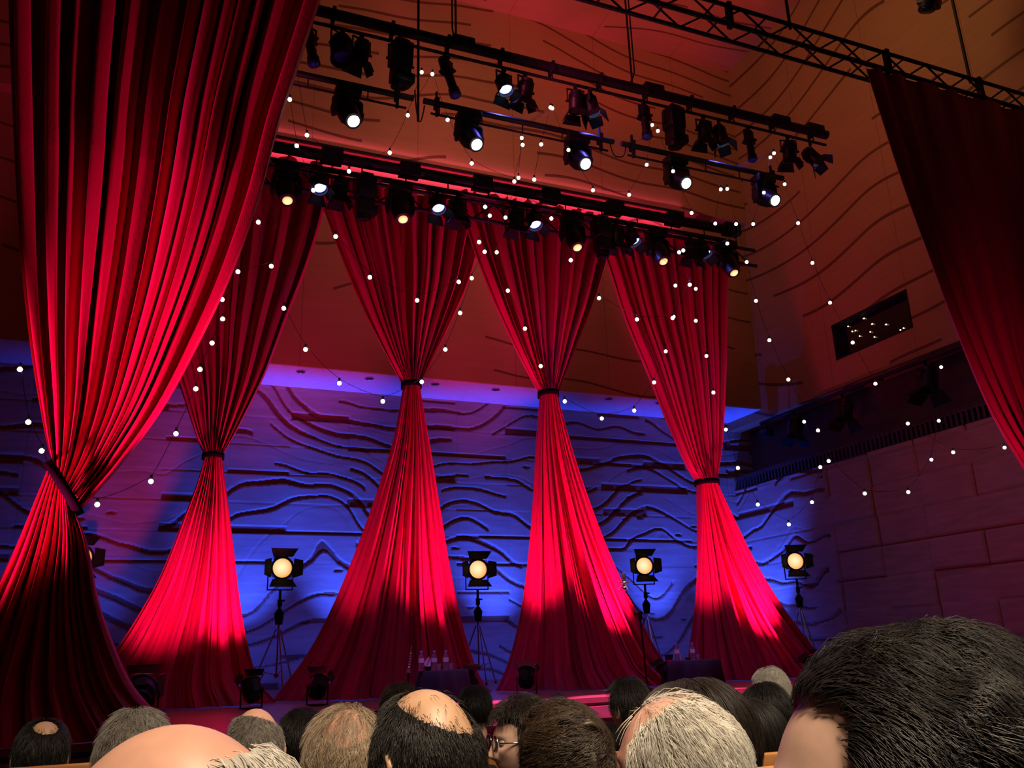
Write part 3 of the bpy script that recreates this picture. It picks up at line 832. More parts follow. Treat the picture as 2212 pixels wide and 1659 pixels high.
profile('upright slim spotlight with blue tip above the fifth white moving head', ub(1617), 0.1, -0.06, 0.08, 0.60)
par('fresnel_spotlight', 'unlit spotlight second from the right end of the upper rig', 'stage light', ub(1703), -0.3, 0.15, 0.125, 0.36)
par('fresnel_spotlight', 'lit violet spotlight with wide open barn doors, right end of upper rig', 'stage light', ub(1752), 0.8, -0.6, 0.12, 0.36, 'blue', True, BLUE)

for px, py, lb, pan, tilt, pw in [(752, 190, 'first white lit moving head from the left, hung low beside the big curtain', 0.35, -0.62, 0), (1012, 250, 'second white lit moving head from the left, under middle lower bar', 0.30, -0.68, 0),
                              (1246, 300, 'third white lit moving head from the left, under middle lower bar end', 0.05, -0.80, 0), (1458, 342, 'fourth white lit moving head from the left, under right lower bar', 0.05, -0.85, 0), (1647, 382, 'fifth white lit moving head, rightmost on the lower bars', 0.0, -0.9, 0)]:
    p = at(px, py, Y=YU1)
    moving_head(lb, (p.x, YU1, ZL - 0.02), 0, tilt, 'white', 1.0, 'white lit moving heads under the lower bars', pan)

# upstage rig lamps
ZB2 = ZB - 0.28
def bb(px): return (at(px, 395 + (px - 620) * 0.16, Y=YB1).x, YB1 - .05, ZB2)
for px, lb in [(618, 'amber lit moving head at left end of the upstage rig by big curtain'), (863, 'second amber lit moving head from the left on the upstage rig'), (1233, 'amber lit moving head in the middle of the upstage rig'),
               (1416, 'amber lit moving head second from right on upstage rig'), (1566, 'amber lit moving head at the right end of the upstage rig')]:
    moving_head(lb, bb(px), 0, -0.45, 'amber', 1.04, 'amber lit moving heads on the upstage rig', 0.1, 0, 0.075)
for px, lb, yw in [(688, 'lit blue spotlight leftmost on the upstage rig', .2), (943, 'second lit blue spotlight from left on upstage rig', .2), (1151, 'third lit blue spotlight from left on upstage rig', .2), (1363, 'fourth lit blue spotlight from left on upstage rig', .5), (1516, 'fifth lit blue spotlight, rightmost on the upstage rig', .5)]:
    par('fresnel_spotlight', lb, 'stage light', bb(px), yw, -0.42, 0.125, 0.30, 'blue', True, ((0.14, 0.12, 1.0), 70, 100), 'lit blue spotlights on the upstage rig')
for px, lb in [(733, 'unlit barn door spotlight between leftmost blue lamp and boxy one, upstage rig'), (988, 'unlit barn door spotlight right of second upstage blue lamp'), (1113, 'unlit barn door spotlight left of third upstage blue lamp'), (1330, 'unlit barn door spotlight left of fourth upstage blue lamp'), (1490, 'unlit barn door spotlight left of rightmost upstage blue lamp')]:
    par('fresnel_spotlight', lb, 'stage light', bb(px), 0.1, 0.1, 0.12, 0.34, group='unlit spotlights on the upstage rig')
scoop('large unlit lamp with blue tinted flaps between two amber upstage lamps, left half', bb(787), 0.1, 0.12, 0.165, 0.80)
scoop('large unlit lamp right of the middle amber one, upstage rig', bb(1296), 0.1, 0.0, 0.165, 0.85)

# lamp at the top edge of the photo
p = at(2010, -30, Y=8.6)
scoop('large black lamp cut by the top edge above the ladder truss', (p.x, 8.6, p.z + 0.36), 0.4, 0.3, 0.2, 0.9)

# bar and lamps along the right wall recess
p_end = at(1648, 905, X=XR - .22)
ZR = at(1900, 815, X=XR - .22).z
t = thing('lighting_bar', 'dark bar running along right wall above the recess', 'lighting bar', (XR - 0.22, 11, ZR))
link('pipe', cached('side_pipe', lambda bm: cyl(bm, (0, -6, 0), (0, p_end.y - 11 + .1, 0), 0.045, seg=10)), MT['pipe'], t)
for y in (-4, -1, 2, 5): link('wall_bracket', cached('wall_bracket', lambda bm: B(bm, (0.11, 0, 0.0), (0.26, 0.04, 0.04)), False), MT['flat_black'], t, (0, y, 0))
for px, py, lb, sz in [(1715, 900, 'unlit barn door lamp on right wall bar, nearest the stage corner', .17), (1820, 862, 'unlit barn door lamp on right wall bar, middle of three', .18), (2000, 800, 'unlit barn door lamp on right wall bar, nearest the right curtain', .19)]:
    p = at(px, py, X=XR - .22)
    par('fresnel_spotlight', lb, 'stage light', (XR - .22, p.y, ZR - 0.03), 1.4, 0.25, sz, 0.48, splay=40)
p = at(1652, 905, X=XR - .22); p.z = ZR - 0.30
def boxlamp(bm):
    B(bm, (0, 0, 0), (0.22, 0.3, 0.2), None, 0.02); cyl(bm, (0, 0, .1), (0, 0, .28), 0.02, seg=8); B(bm, (0, -.17, 0), (0.14, 0.05, 0.12))
tag(link('floodlight', cached('floodlight', boxlamp, 40), MT['black'], None, (p.x, p.y, p.z)), 'small dark floodlight under the soffit in the right corner', 'stage light')

# ------------------------------------------------------------------ fresnel lamps on stands, upstage
def stand_lamp(px, py, label, yaw=0.0, Y=16.0, tilt=0.0, power=25, hide=False):
    p = at(px, py, Y=Y)
    zf = ST
    H = p.z - zf - 0.42
    t = thing('film_lamp', label, 'stage light on stand', (p.x, Y, zf), yaw)
    def legs_k(k):
        a = 2 * PI * k / 3 + 0.6
        def f(bm):
            ca, sa = math.cos(a), math.sin(a)
            tube(bm, [(ca * .04, sa * .04, H - .62), (ca * .46, sa * .46, 0.02)], 0.014, 8)
            tube(bm, [(ca * .28, sa * .28, .38), (0, 0, .30)], 0.008, 6)
        return f
    for k in range(3):
        lg = link('leg', cached('lamp_leg%d_%.2f' % (k, H), legs_k(k)), MT['chrome'], t)
        a = 2 * PI * k / 3 + 0.6
        link('foot', cached('lamp_foot', lambda bm: cyl(bm, (0, 0, 0), (0, 0, 0.05), 0.022, 0.016, 10)), MT['flat_black'], lg, (math.cos(a) * .46, math.sin(a) * .46, 0))
    link('column', cached('lamp_col_%.2f' % H, lambda bm: (cyl(bm, (0, 0, .25), (0, 0, H - .5), 0.016, seg=10), cyl(bm, (0, 0, .27), (0, 0, .33), 0.05, seg=10), cyl(bm, (0, 0, H - .75), (0, 0, H - .48), 0.022, seg=10))), MT['chrome'], t)
    def up(bm):
        cyl(bm, (0, 0, H - .55), (0, 0, H + .05), 0.024, seg=10)
        cyl(bm, (0, 0, H - .55), (0, 0, H - .36), 0.06, 0.085, 14); cyl(bm, (0, 0, H - .36), (0, 0, H - .28), 0.085, 0.035, 14)
        B(bm, (0, 0, H - .18), (0.07, 0.06, 0.12)); B(bm, (0.05, 0, H - .14), (0.08, 0.02, 0.03))
    link('riser', cached('lamp_riser_%.2f' % H, up), MT['flat_black'], t)
    def fork(bm):
        B(bm, (0, 0.05, H + .05), (0.44, 0.04, 0.02))
        for s in (-1, 1): B(bm, (s * .22, 0.05, H + .24), (0.015, 0.04, 0.40)); cyl(bm, (s * .19, .05, H + .42), (s * .26, .05, H + .42), 0.03, seg=10)
    link('fork', cached('lamp_fork_%.2f' % H, fork, False), MT['flat_black'], t)
    def hous(bm):       # faces -Y
        lathe(bm, [(0.10, .30), (0.16, .28), (0.185, .16), (0.19, -.06), (0.205, -.07), (0.205, -.10), (0.172, -.10), (0.17, -.05)], 28)
        B(bm, (0, -.2, .10), (0.22, 0.10, 0.24), None, 0.02)
        for k in range(4): B(bm, (0, .19, .02 + .06 * k), (0.2, 0.03, 0.02))
    ho = link('housing', cached('film_housing', hous), MT['black'], t, (0, 0, H + .42), (-PI / 2 + tilt, 0, 0))
    # after the rotation local -Z looks along -Y
    ho.rotation_euler = (-(PI / 2) - tilt, 0, 0)
    link('lens', cached('film_lens', m_lens(0.168, 0.35), True), MT['warm_lens'], ho, (0, 0, -.075))
    for k in range(4):
        big = k % 2 == 0
        a = k * PI / 2
        fl = link('barn_door', cached('film_flap%d' % big, m_flap(0.17, 0.24 if big else 0.13, 0.18), False), MT['flat_black'], ho)
        fl.location = (math.sin(a) * .20, -math.cos(a) * .20, -.10)
        fl.rotation_euler = (Matrix.Rotation(a, 4, 'Z') @ Matrix.Rotation(-rad(48), 4, 'X')).to_euler()
    return t
def warm_lens_mat():
    m = mat('warm_fresnel_lens', (1, .8, .55), 0.25)
    nt = m.node_tree; N = nt.nodes; L = nt.links; b = N['Principled BSDF']
    tc = N.new('ShaderNodeTexCoord'); g = N.new('ShaderNodeTexGradient'); g.gradient_type = 'SPHERICAL'
    mp = N.new('ShaderNodeMapping'); mp.inputs['Scale'].default_value = (5.2, 5.2, 5.2); mp.inputs['Location'].default_value = (0.12, 0.05, 0.1)
    L.new(tc.outputs['Object'], mp.inputs[0]); L.new(mp.outputs[0], g.inputs[0])
    r = N.new('ShaderNodeValToRGB')
    r.color_ramp.elements[0].position = 0.0; r.color_ramp.elements[0].color = (0.80, 0.30, 0.07, 1)
    r.color_ramp.elements[1].position = 0.75; r.color_ramp.elements[1].color = (1.0, 0.78, 0.42, 1)
    L.new(g.outputs['Fac'], r.inputs[0]); L.new(r.outputs[0], b.inputs['Emission Color'])
    b.inputs['Emission Strength'].default_value = 1.2
    return m
MT['warm_lens'] = warm_lens_mat()
for px, py, lb, yw in [(172, 1205, 'film lamp on a stand mostly hidden by the big left curtain', 0.35), (608, 1228, 'round warm film lamp on a chrome tripod, first from left in full view', 0.18), (1031, 1231, 'warm film lamp on a chrome tripod between the two high tied curtains', 0.42),
                      (1390, 1223, 'warm film lamp on a tripod just right of the microphone', 0.5), (1716, 1213, 'warm film lamp on a tripod at the right wall corner', 0.62)]:
    stand_lamp(px, py, lb, -math.atan2((px - 313) / 1938.0, 1.0) + 0.22, 15.2 if px > 1600 else 16.0)

# ------------------------------------------------------------------ footlights aimed up at the curtains, blue uplights at the wall
PINK = (1.0, 0.03, 0.30)
def footlight(px, py, Y, label, yaw, tilt, power, ang=52, s=1.0, group=None):
    if abs(px) < 15 and py < 15: x, y_, z_ = px, py, 0.0        # on the hall floor in front of the stage
    else: x, y_, z_ = at(px, py, Y=Y).x, Y, ST
    t = thing('footlight', label, 'stage light', (x, y_, z_), 0 if isinstance(yaw, tuple) else yaw, group)
    t.scale = (s, s, s)
    if isinstance(yaw, tuple):      # aimed at a point
        v = Vector(yaw) - Vector((x, y_, z_ + .28)); yaw = math.atan2(-v.x, v.y); tilt = math.atan2(math.hypot(v.x, v.y), v.z); t.rotation_euler = (0, 0, yaw)
    def br(bm):
        B(bm, (0, 0, 0.012), (0.22, 0.16, 0.02))
        for sx in (-1, 1): B(bm, (sx * .17, 0, .16), (0.012, 0.035, 0.30))
        B(bm, (0, 0, .02), (0.35, 0.035, 0.012))
    link('bracket', cached('foot_bracket', br, False), MT['flat_black'], t)
    ho = link('housing', cached('housing_%.2f_%.2f' % (0.14, 0.32), m_housing(0.14, 0.32)), MT['black'], t, (0, 0, .28), (PI - tilt, 0, 0))
    link('lens', cached('lens_foot', m_lens(0.125), True), MT['pink_lens'], ho, (0, 0, -.13))
    for k in range(4):
        big = k % 2 == 0
        a = k * PI / 2
        fl = link('barn_door', cached('flap_foot_%d' % big, m_flap(0.13, 0.16 if big else 0.11, 0.10), False), MT['glossy'], ho)
        fl.location = (math.sin(a) * .15, -math.cos(a) * .15, -.145)
        fl.rotation_euler = (Matrix.Rotation(a, 4, 'Z') @ Matrix.Rotation(-rad(34), 4, 'X')).to_euler()
    l = bpy.data.lights.new('lamp_beam', 'SPOT'); l.energy = power; l.color = PINK; l.spot_size = rad(ang); l.spot_blend = 1.0; l.shadow_soft_size = 0.10
    lo = bpy.data.objects.new('lamp_beam', l); COL.objects.link(lo); lo.parent = ho; lo.location = (0, 0, -.24)
    return t
MT['pink_lens'] = mat('pink_lit_lens', (1, .1, .2), 0.2, emit=(1.0, 0.05, 0.2), es=3)
MT['glossy'] = mat('glossy_black_flap', (0.02, 0.02, 0.02), 0.2, spec=0.8)
# yaw: direction of the beam's horizontal part, 0 = upstage; tilt = angle from vertical
T_ = lambda px, py: tuple(at(px, py, Y=12.55))
FL = [(-2.5, 7.1, 0.0, 'footlight before the left edge of the big left curtain', (-0.1, 8.2, 4.4), 0, 4200, 34, 1.0),
      (1.9, 7.5, 0.0, 'footlight before the right hem of the big left curtain', (0.35, 8.15, 3.6), 0, 2200, 26, 1.0),
      (305, 1478, 9.6, 'large black footlight with glossy flaps right of the big curtain hem', T_(352, 1270), 0, 900, 36, 1.0),
      (545, 1478, 11.5, 'black footlight at the right hem of the low tied left curtain', T_(492, 1190), 0, 900, 72, 0.8),
      (686, 1488, 11.5, 'black footlight at the left hem of the centre left curtain', T_(765, 1190), 0, 240, 56, 0.8),
      (1012, 1455, 11.6, 'black footlight just right of the table with three bottles', T_(945, 1150), 0, 1000, 64, 0.75),
      (1137, 1463, 11.6, 'black footlight at the left hem of the centre right curtain', T_(1155, 1150), 0, 850, 56, 0.8),
      (1440, 1450, 11.6, 'black footlight right of the microphone stand', T_(1290, 1160), 0, 1400, 62, 0.8),
      (1500, 1464, 11.9, 'footlight behind the table with two bottles', T_(1522, 1190), 0, 640, 62, 0.7),
      (1755, 1440, 11.8, 'footlight at right hem of the furthest right upstage curtain', T_(1640, 1260), 0, 1400, 68, 0.8),
      (10.2, 7.0, 0.0, 'footlight before the dark curtain at far right', (10.75, 8.2, 3.4), 0, 420, 30, 1.0)]
for a in FL: footlight(*a)

BLU = (0.018, 0.055, 1.0)
def uplight(x, y, aim, power, label, ang=70):
    t = thing('uplight', label, 'stage light', (x, y, ST))
    def body(bm):
        B(bm, (0, 0, 0.07), (0.20, 0.16, 0.14), None, 0.02)
        for s in (-1, 1): B(bm, (s * .115, 0, 0.08), (0.01, 0.03, 0.16))
    link('housing', cached('uplight_body', body, 40), MT['flat_black'], t)
    link('lens', cached('uplight_lens', lambda bm: lathe(bm, [(0.07, 0.142), (0.05, 0.148), (0.001, 0.15)], 20), True), MT['blue_lens'], t)
    spot('lamp_beam', (x, y, ST + 0.2), aim, power, BLU, ang, 1.0, 0.05)
    spot('uplight_fill', (x, y, ST + 0.2), (aim[0], aim[1], ST + 1.0), power * 0.045, BLU, 130, 1.0, 0.08)  # added wide fill spot, softens the beam's edge low on the wall
    return t
for i, (px, pw) in enumerate([(60, 100), (225, 160), (525, 900), (745, 900), (1068, 1000), (1410, 800), (1560, 500)]):
    x = at(px, 1200, Y=YBL - .05).x
    nm = ['hidden left of the big curtain', 'seen beside the big left curtain', 'between the low tied left curtain and a film lamp', 'left of the centre left curtain', 'right of the second film lamp', 'right of the microphone', 'behind the furthest right upstage curtain'][i]
    uplight(x, YBL - 1.4, (x, YBL - 0.1, ST + 2.8), pw * 2.0, 'small blue floor uplight, ' + nm, 60)
uplight(XR - 1.4, 17.2, (XR - .05, 17.3, ST + 2.8), 1900, 'small blue floor uplight in the corner of back and right walls', 60)
# violet and pink spill on stage floor and lip from the rig
for x_ in (3.9, 5.6, 7.3): spot('pink_stage_wash', (x_, 8.3, 9.6), (x_, 9.8, ST), 12000, (1.0, 0.10, 0.60), 12, 0.5, 0.05)
spot('violet_special', (2.6, 8.3, 9.6), (3.5, 11.1, 1.25), 1500, (0.55, 0.22, 1.0), 8, 0.6, 0.05)
spot('violet_special', (6.6, 8.3, 9.6), (7.35, 11.3, 1.25), 1300, (0.55, 0.22, 1.0), 7, 0.6, 0.05)
spot('microphone_fill', (5.4, 8.3, 9.6), (6.25, 11.0, 2.3), 2600, (1.0, 0.6, 0.7), 4, 0.6, 0.05)  # added narrow spot with no fixture, brightens the microphone
for x_, a_ in ((8.7, 6.6), (1.2, 2.9)): spot('soffit_fill', (x_, 13.8, ST + 0.3), (a_, 17.6, ZS), 420, (1.0, 0.04, 0.42), 28, 0.8, 0.08)  # added bodiless spots behind the curtains, in place of footlight spill on the soffit
# ------------------------------------------------------------------ bulbs on drooping strings
STR = [
 ('string of small globe bulbs running down past left curtains to the left edge', 9.9, [(558, 480), (586, 575), (514, 587), (480, 647), (481, 689), (458, 741), (432, 798), (423, 840), (380, 937), (326, 1040), (210, 1090), (106, 1024), (90, 974), (61, 912), (43, 798)], False),
 ('string of small globe bulbs swagged between the tie bands of the two left upstage curtains', 10.2, [(613, 666), (660, 755), (733, 828), (827, 867), (911, 825), (962, 755), (994, 676), (1019, 601), (1047, 544), (1058, 466)], False),
 ('string of small globe bulbs swagged across the top of the centre left curtain', 9.8, [(626, 215), (641, 315), (677, 411), (725, 511), (799, 599), (901, 649), (991, 609), (1035, 523), (1048, 447)], True),
 ('short string of small globe bulbs near the first white moving head', 10.0, [(663, 292), (754, 370), (842, 330), (881, 249), (911, 156)], True),
 ('short string of small globe bulbs by the second white moving head', 9.9, [(934, 160), (967, 259), (1019, 353), (1111, 392), (1129, 313)], True),
 ('long string of small globe bulbs swagged low over the centre right curtain', 10.3, [(1127, 298), (1120, 384), (1092, 470), (1073, 545), (1097, 628), (1134, 710), (1168, 791), (1220, 867), (1300, 904), (1370, 887), (1413, 826), (1438, 759), (1455, 684), (1459, 617)], True),
 ('string of small globe bulbs swagged between the centre right and furthest right curtains', 9.7, [(1189, 232), (1169, 312), (1154, 388), (1191, 472), (1233, 562), (1294, 644), (1376, 690), (1453, 687), (1490, 615), (1467, 545)], True),
 ('short string of small globe bulbs around the third white moving head', 9.9, [(1193, 234), (1228, 324), (1281, 411), (1359, 421), (1397, 356), (1409, 270)], True),
 ('short string of small globe bulbs around the fourth white moving head', 9.8, [(1421, 283), (1454, 370), (1494, 460), (1545, 483), (1557, 409)], True),
 ('string of small globe bulbs hanging over the furthest right curtain down to the corner lamp', 10.4, [(1503, 624), (1503, 693), (1526, 769), (1541, 848), (1568, 928), (1594, 1011), (1637, 1090), (1704, 1133), (1754, 1085), (1772, 1009), (1737, 911)], False),
 ('string of small globe bulbs drooping low across the right wall grille', 9.9, [(1571, 408), (1590, 484), (1613, 566), (1633, 650), (1662, 735), (1703, 820), (1767, 930), (1790, 996), (1868, 1066), (1962, 1063), (2012, 993), (2028, 909), (2033, 793)], True),
 ('short string of small globe bulbs around the fifth white moving head', 9.8, [(1664, 340), (1650, 416), (1627, 484), (1571, 526), (1476, 541)], True),
 ('string of small globe bulbs descending before the control room window towards the right curtain', 9.6, [(1672, 331), (1695, 398), (1724, 482), (1755, 568), (1793, 654), (1842, 740), (1891, 829), (1961, 915), (2059, 977), (2170, 967)], True),
]
def bulb_b(bm): bmesh.ops.create_icosphere(bm, subdivisions=3, radius=0.026)
def sock(bm): cyl(bm, (0, 0, 0.026), (0, 0, 0.07), 0.014, seg=8)
rs_ = random.Random(5)
for lb, Y, pts, up in STR:
    P_ = [at(px, py, Y=Y + rs_.uniform(-.12, .12)) for px, py in pts]
    t = thing('string_lights', lb, 'string lights', P_[0], 0, 'strings of globe bulbs over the stage')
    o0 = Vector(P_[0])
    line = [p - o0 + Vector((0, 0, .06)) for p in P_]
    if up: line = [Vector((line[0].x - 0.1, YU1 - o0.y, ZL - o0.z))] + line
    else: line = [Vector((line[0].x - 0.1, YB1 - o0.y, ZB - 0.26 - o0.z))] + line
    dense = []
    for a, b in zip(line, line[1:]):
        for s in np.linspace(0, 1, 5)[:-1]: dense.append(a.lerp(b, s) + Vector((0, 0, -0.05 * math.sin(PI * s) * min(1, (b - a).length))))
    dense.append(line[-1])
    bm = bmesh.new(); tube(bm, dense, 0.0035, 5)
    link('wire', finish(bm, 'wire', True), MT['cable'], t)
    for p in P_:
        b = link('bulb', cached('bulb', bulb_b, True), MT['bulb'], t, p - o0)
        link('socket', cached('socket', sock, True), MT['cable'], b)

# ------------------------------------------------------------------ microphone, tables, bottles
pm = at(1348, 1255, Y=11.0); pj = at(1382, 1325, Y=11.0)
t = thing('microphone_stand', 'black microphone stand with angled boom in front of the centre right curtain', 'microphone stand', (at(1398, 1478, Y=11.0).x, 11.0, ST))
o0 = Vector(t.location)
def mbase(bm):
    lathe(bm, [(0.14, 0), (0.14, 0.015), (0.05, 0.035), (0.02, 0.05)], 24)
link('base', cached('mic_base', mbase), MT['flat_black'], t)
link('pole', cached('mic_pole', lambda bm: cyl(bm, (0, 0, 0.03), pj - o0, 0.014, seg=10)), MT['black'], t)
def mboom(bm):
    d = (pm + Vector((0.03, 0, -.16)) - pj)
    cyl(bm, pj - o0 - d * 0.35, pj - o0 + d * 1.0, 0.010, seg=8)
    cyl(bm, pj - o0 + Vector((0, -.03, 0)), pj - o0 + Vector((0, .03, 0)), 0.03, seg=10)
    B(bm, pj - o0 + Vector((-.05, 0, -.01)), (0.08, 0.02, 0.02)); B(bm, pj - o0 + Vector((0, 0, -.06)), (0.035, 0.035, 0.07))
link('boom', cached('mic_boom', mboom), MT['black'], t)
MT['mic_metal'] = mat('pale_mic_metal', (0.6, 0.55, 0.56), 0.3, metal=0.9)
m_ = thing('microphone', 'silver studio microphone in a spidery shock mount on the boom end', 'microphone', pm + Vector((0, 0, -0.02)))
link('body', cached('mic_body', lambda bm: (cyl(bm, (0, 0, -.10), (0, 0, .04), 0.028, seg=16), lathe(bm, [(0.028, .04), (0.030, .05), (0.030, .12), (0.026, .13), (0.0, .131)], 16))), MT['mic_metal'], m_)
def shock(bm):
    torus(bm, 0.06, 0.006, 0.0, 20, 6); torus(bm, 0.06, 0.006, -.07, 20, 6)
    for k in range(8):
        a = 2 * PI * k / 8
        cyl(bm, (math.cos(a) * .03, math.sin(a) * .03, -.035), (math.cos(a) * .10, math.sin(a) * .10, .035 if k % 2 else -.105), 0.005, seg=6)
    cyl(bm, (0.02, 0, -.11), (0.03, 0, -.16), 0.014, seg=8)
link('shock_mount', cached('shock_mount', shock), MT['mic_metal'], m_)

def low_table(px0, px1, py, Y, label):
    p0, p1 = at(px0, py, Y=Y), at(px1, py, Y=Y)
    cx = (p0.x + p1.x) / 2; hw = (p1.x - p0.x) / 2; zt = (p0.z + p1.z) / 2
    t = thing('low_table', label, 'table', (cx, Y, ST))
    h = zt - ST
    link('tabletop', cached('tt_%d' % px0, lambda bm: lathe(bm, [(hw, h - .03), (hw, h - .004), (hw * .97, h)], 32)), MT['flat_black'], t)
    link('pedestal', cached('tp_%d' % px0, lambda bm: lathe(bm, [(hw * .6, 0), (hw * .55, .03), (.03, .05), (.03, h - .04), (hw * .5, h - .03)], 20)), MT['flat_black'], t)
    rs = np.random.RandomState(px0); K = 72
    V = [(0, 0, h + .004)]; F = []
    rings = [(0.5, 0, 0), (0.97, 0, 0), (1.02, -.012, .01), (1.06, -.12, .35), (1.1, -.25, .7), (1.13, -h + .03, 1.0)]
    ph = rs.rand(4) * 6
    bm = bmesh.new(); prev = None; c = bm.verts.new((0, 0, h + .004))
    for (r_, dz, wv) in rings:
        ring = []
        for k in range(K):
            a = 2 * PI * k / K
            rr = hw * r_ * (1 + wv * 0.07 * (math.sin(9 * a + ph[0]) + 0.6 * math.sin(14 * a + ph[1])))
            ring.append(bm.verts.new((rr * math.cos(a), rr * math.sin(a), max(h + .004 + dz, 0.01))))
        for k in range(K):
            if prev is None: bm.faces.new((c, ring[k], ring[(k + 1) % K]))
            else: bm.faces.new((prev[k], ring[k], ring[(k + 1) % K], prev[(k + 1) % K]))
        prev = ring
    co = link('tablecloth', finish(bm, 'tablecloth', True), MT['cloth'], None, (cx, Y, ST))
    tag(co, 'dark draped cloth over ' + label, 'tablecloth')
    return zt + .006
ZT1 = low_table(905, 1008, 1448, 11.1, 'the low round table with three bottles')
ZT2 = low_table(1450, 1545, 1426, 11.3, 'the low round table with two bottles')
MT['cap'] = mat('bottle_cap', (0.25, 0.3, 0.8), 0.4)
MT['label_white'] = mat('bottle_label', (0.75, 0.7, 0.8), 0.6)
MT['water'] = mat('water', (0.9, 0.88, 1.0), 0.03, trans=0.95)
def bottle(px, py, Y, zt, label, s=1.0):
    p = at(px, py, Y=Y)
    t = thing('water_bottle', label, 'bottle', (p.x, Y, zt), 0, 'clear water bottles on the low tables')
    t.scale = (s, s, s)
    link('body', cached('bottle_body', lambda bm: lathe(bm, [(0.026, 0), (0.032, .006), (0.032, .06), (0.029, .075), (0.032, .09), (0.032, .13), (0.026, .155), (0.013, .18), (0.012, .19)], 20)), MT['glass'], t)
    link('cap', cached('bottle_cap', lambda bm: cyl(bm, (0, 0, .188), (0, 0, .21), 0.016, seg=16)), MT['cap'], t)
    link('paper_label', cached('bottle_paper', lambda bm: lathe(bm, [(0.0328, .085), (0.0328, .13)], 20, False)), MT['label_white'], t)
bottle(910, 1440, 11.0, ZT1, 'clear water bottle leftmost on the left low table', 1.15)
bottle(938, 1440, 11.05, ZT1, 'clear water bottle beside the pale napkin, left low table', 1.15)
bottle(963, 1440, 11.05, ZT1, 'clear water bottle rightmost on the left low table', 1.15)
bottle(1463, 1420, 11.25, ZT2, 'clear water bottle at left on the right low table', 1.15)
bottle(1497, 1420, 11.2, ZT2, 'clear water bottle at right on the right low table', 1.15)
def tumbler(px, Y, zt, label):
    p = at(px, 1445, Y=Y)
    o = link('tumbler', cached('tumbler', lambda bm: lathe(bm, [(0.024, 0), (0.031, .08), (0.029, .08), (0.022, .006)], 20)), MT['glass'], None, (p.x, Y, zt))
    tag(o, label, 'glass')
tumbler(975, 10.95, ZT1, 'small clear tumbler right of the bottles on left low table')
tumbler(948, 10.9, ZT1, 'small clear tumbler between two bottles on left low table')
tumbler(1473, 11.15, ZT2, 'small clear tumbler beside left bottle on right low table')
tumbler(1510, 11.1, ZT2, 'small clear tumbler beside right bottle on right low table')
p = at(924, 1440, Y=11.0)
t = thing('napkin_holder', 'pale folded napkin standing in dark cup between bottles', 'napkin', (p.x, 11.0, ZT1))
link('cup', cached('nap_cup', lambda bm: lathe(bm, [(0.03, 0), (0.045, .05), (0.04, .05), (0.028, .005)], 20)), MT['flat_black'], t)
def napk(bm):
    v = [bm.verts.new(c) for c in ((-.02, 0, .03), (.035, 0, .03), (.045, .015, .14), (.01, -.01, .17), (-.055, .01, .09), (0, .03, .05))]
    for q in ((0, 1, 2, 3), (0, 3, 4), (1, 5, 2), (0, 5, 1), (2, 5, 4, 3), (0, 4, 5)): 
        try: bm.faces.new([v[k] for k in q])
        except ValueError: pass
    bmesh.ops.recalc_face_normals(bm, faces=bm.faces)
link('napkin', cached('napkin', napk, False), MT['paper'], t)
# slender pale instrument standing on the stage left of the table
p = at(882, 1450, Y=11.0); q = at(887, 1394, Y=11.0)
t = thing('straight_horn', 'slender pale metal wind instrument standing on a peg left of the table', 'instrument', (p.x, 11.0, ST))
MT['horn'] = mat('pale_brass', (0.8, 0.6, 0.5), 0.3, metal=0.9)
def horn(bm):
    b = Vector((0, 0, p.z - ST - .02)); e = Vector((q.x - p.x + .012, 0, q.z - ST)); d = e - b
    tube(bm, [b, b + d * .08, b + d * .14, b + d * .5, e], [.03, .026, .017, .012, .006], 10)
    for k in range(6): cyl(bm, b + d * (.2 + .1 * k) + Vector((-.012, -.012, 0)), b + d * (.2 + .1 * k) + Vector((.012, -.016, 0)), .008, seg=8)
link('tube', cached('horn_tube', horn), MT['horn'], t)
link('peg', cached('horn_peg', lambda bm: (lathe(bm, [(0.10, 0), (0.10, .01), (0.015, .02)], 16), cyl(bm, (0, 0, .01), (0, 0, p.z - ST), .012, seg=8))), MT['flat_black'], t)
MT['mouth'] = mat('dark_mouthpiece', (0.03, 0.02, 0.02), 0.4)
def cable_floor(bm):
    p0, p1 = at(322, 1500, Y=8.0), at(372, 1562, Y=8.0)
    tube(bm, [p0 + (p1 - p0) * s + Vector((0, 0, .02 * math.sin(s * 6))) for s in np.linspace(0, 1, 10)], .008)
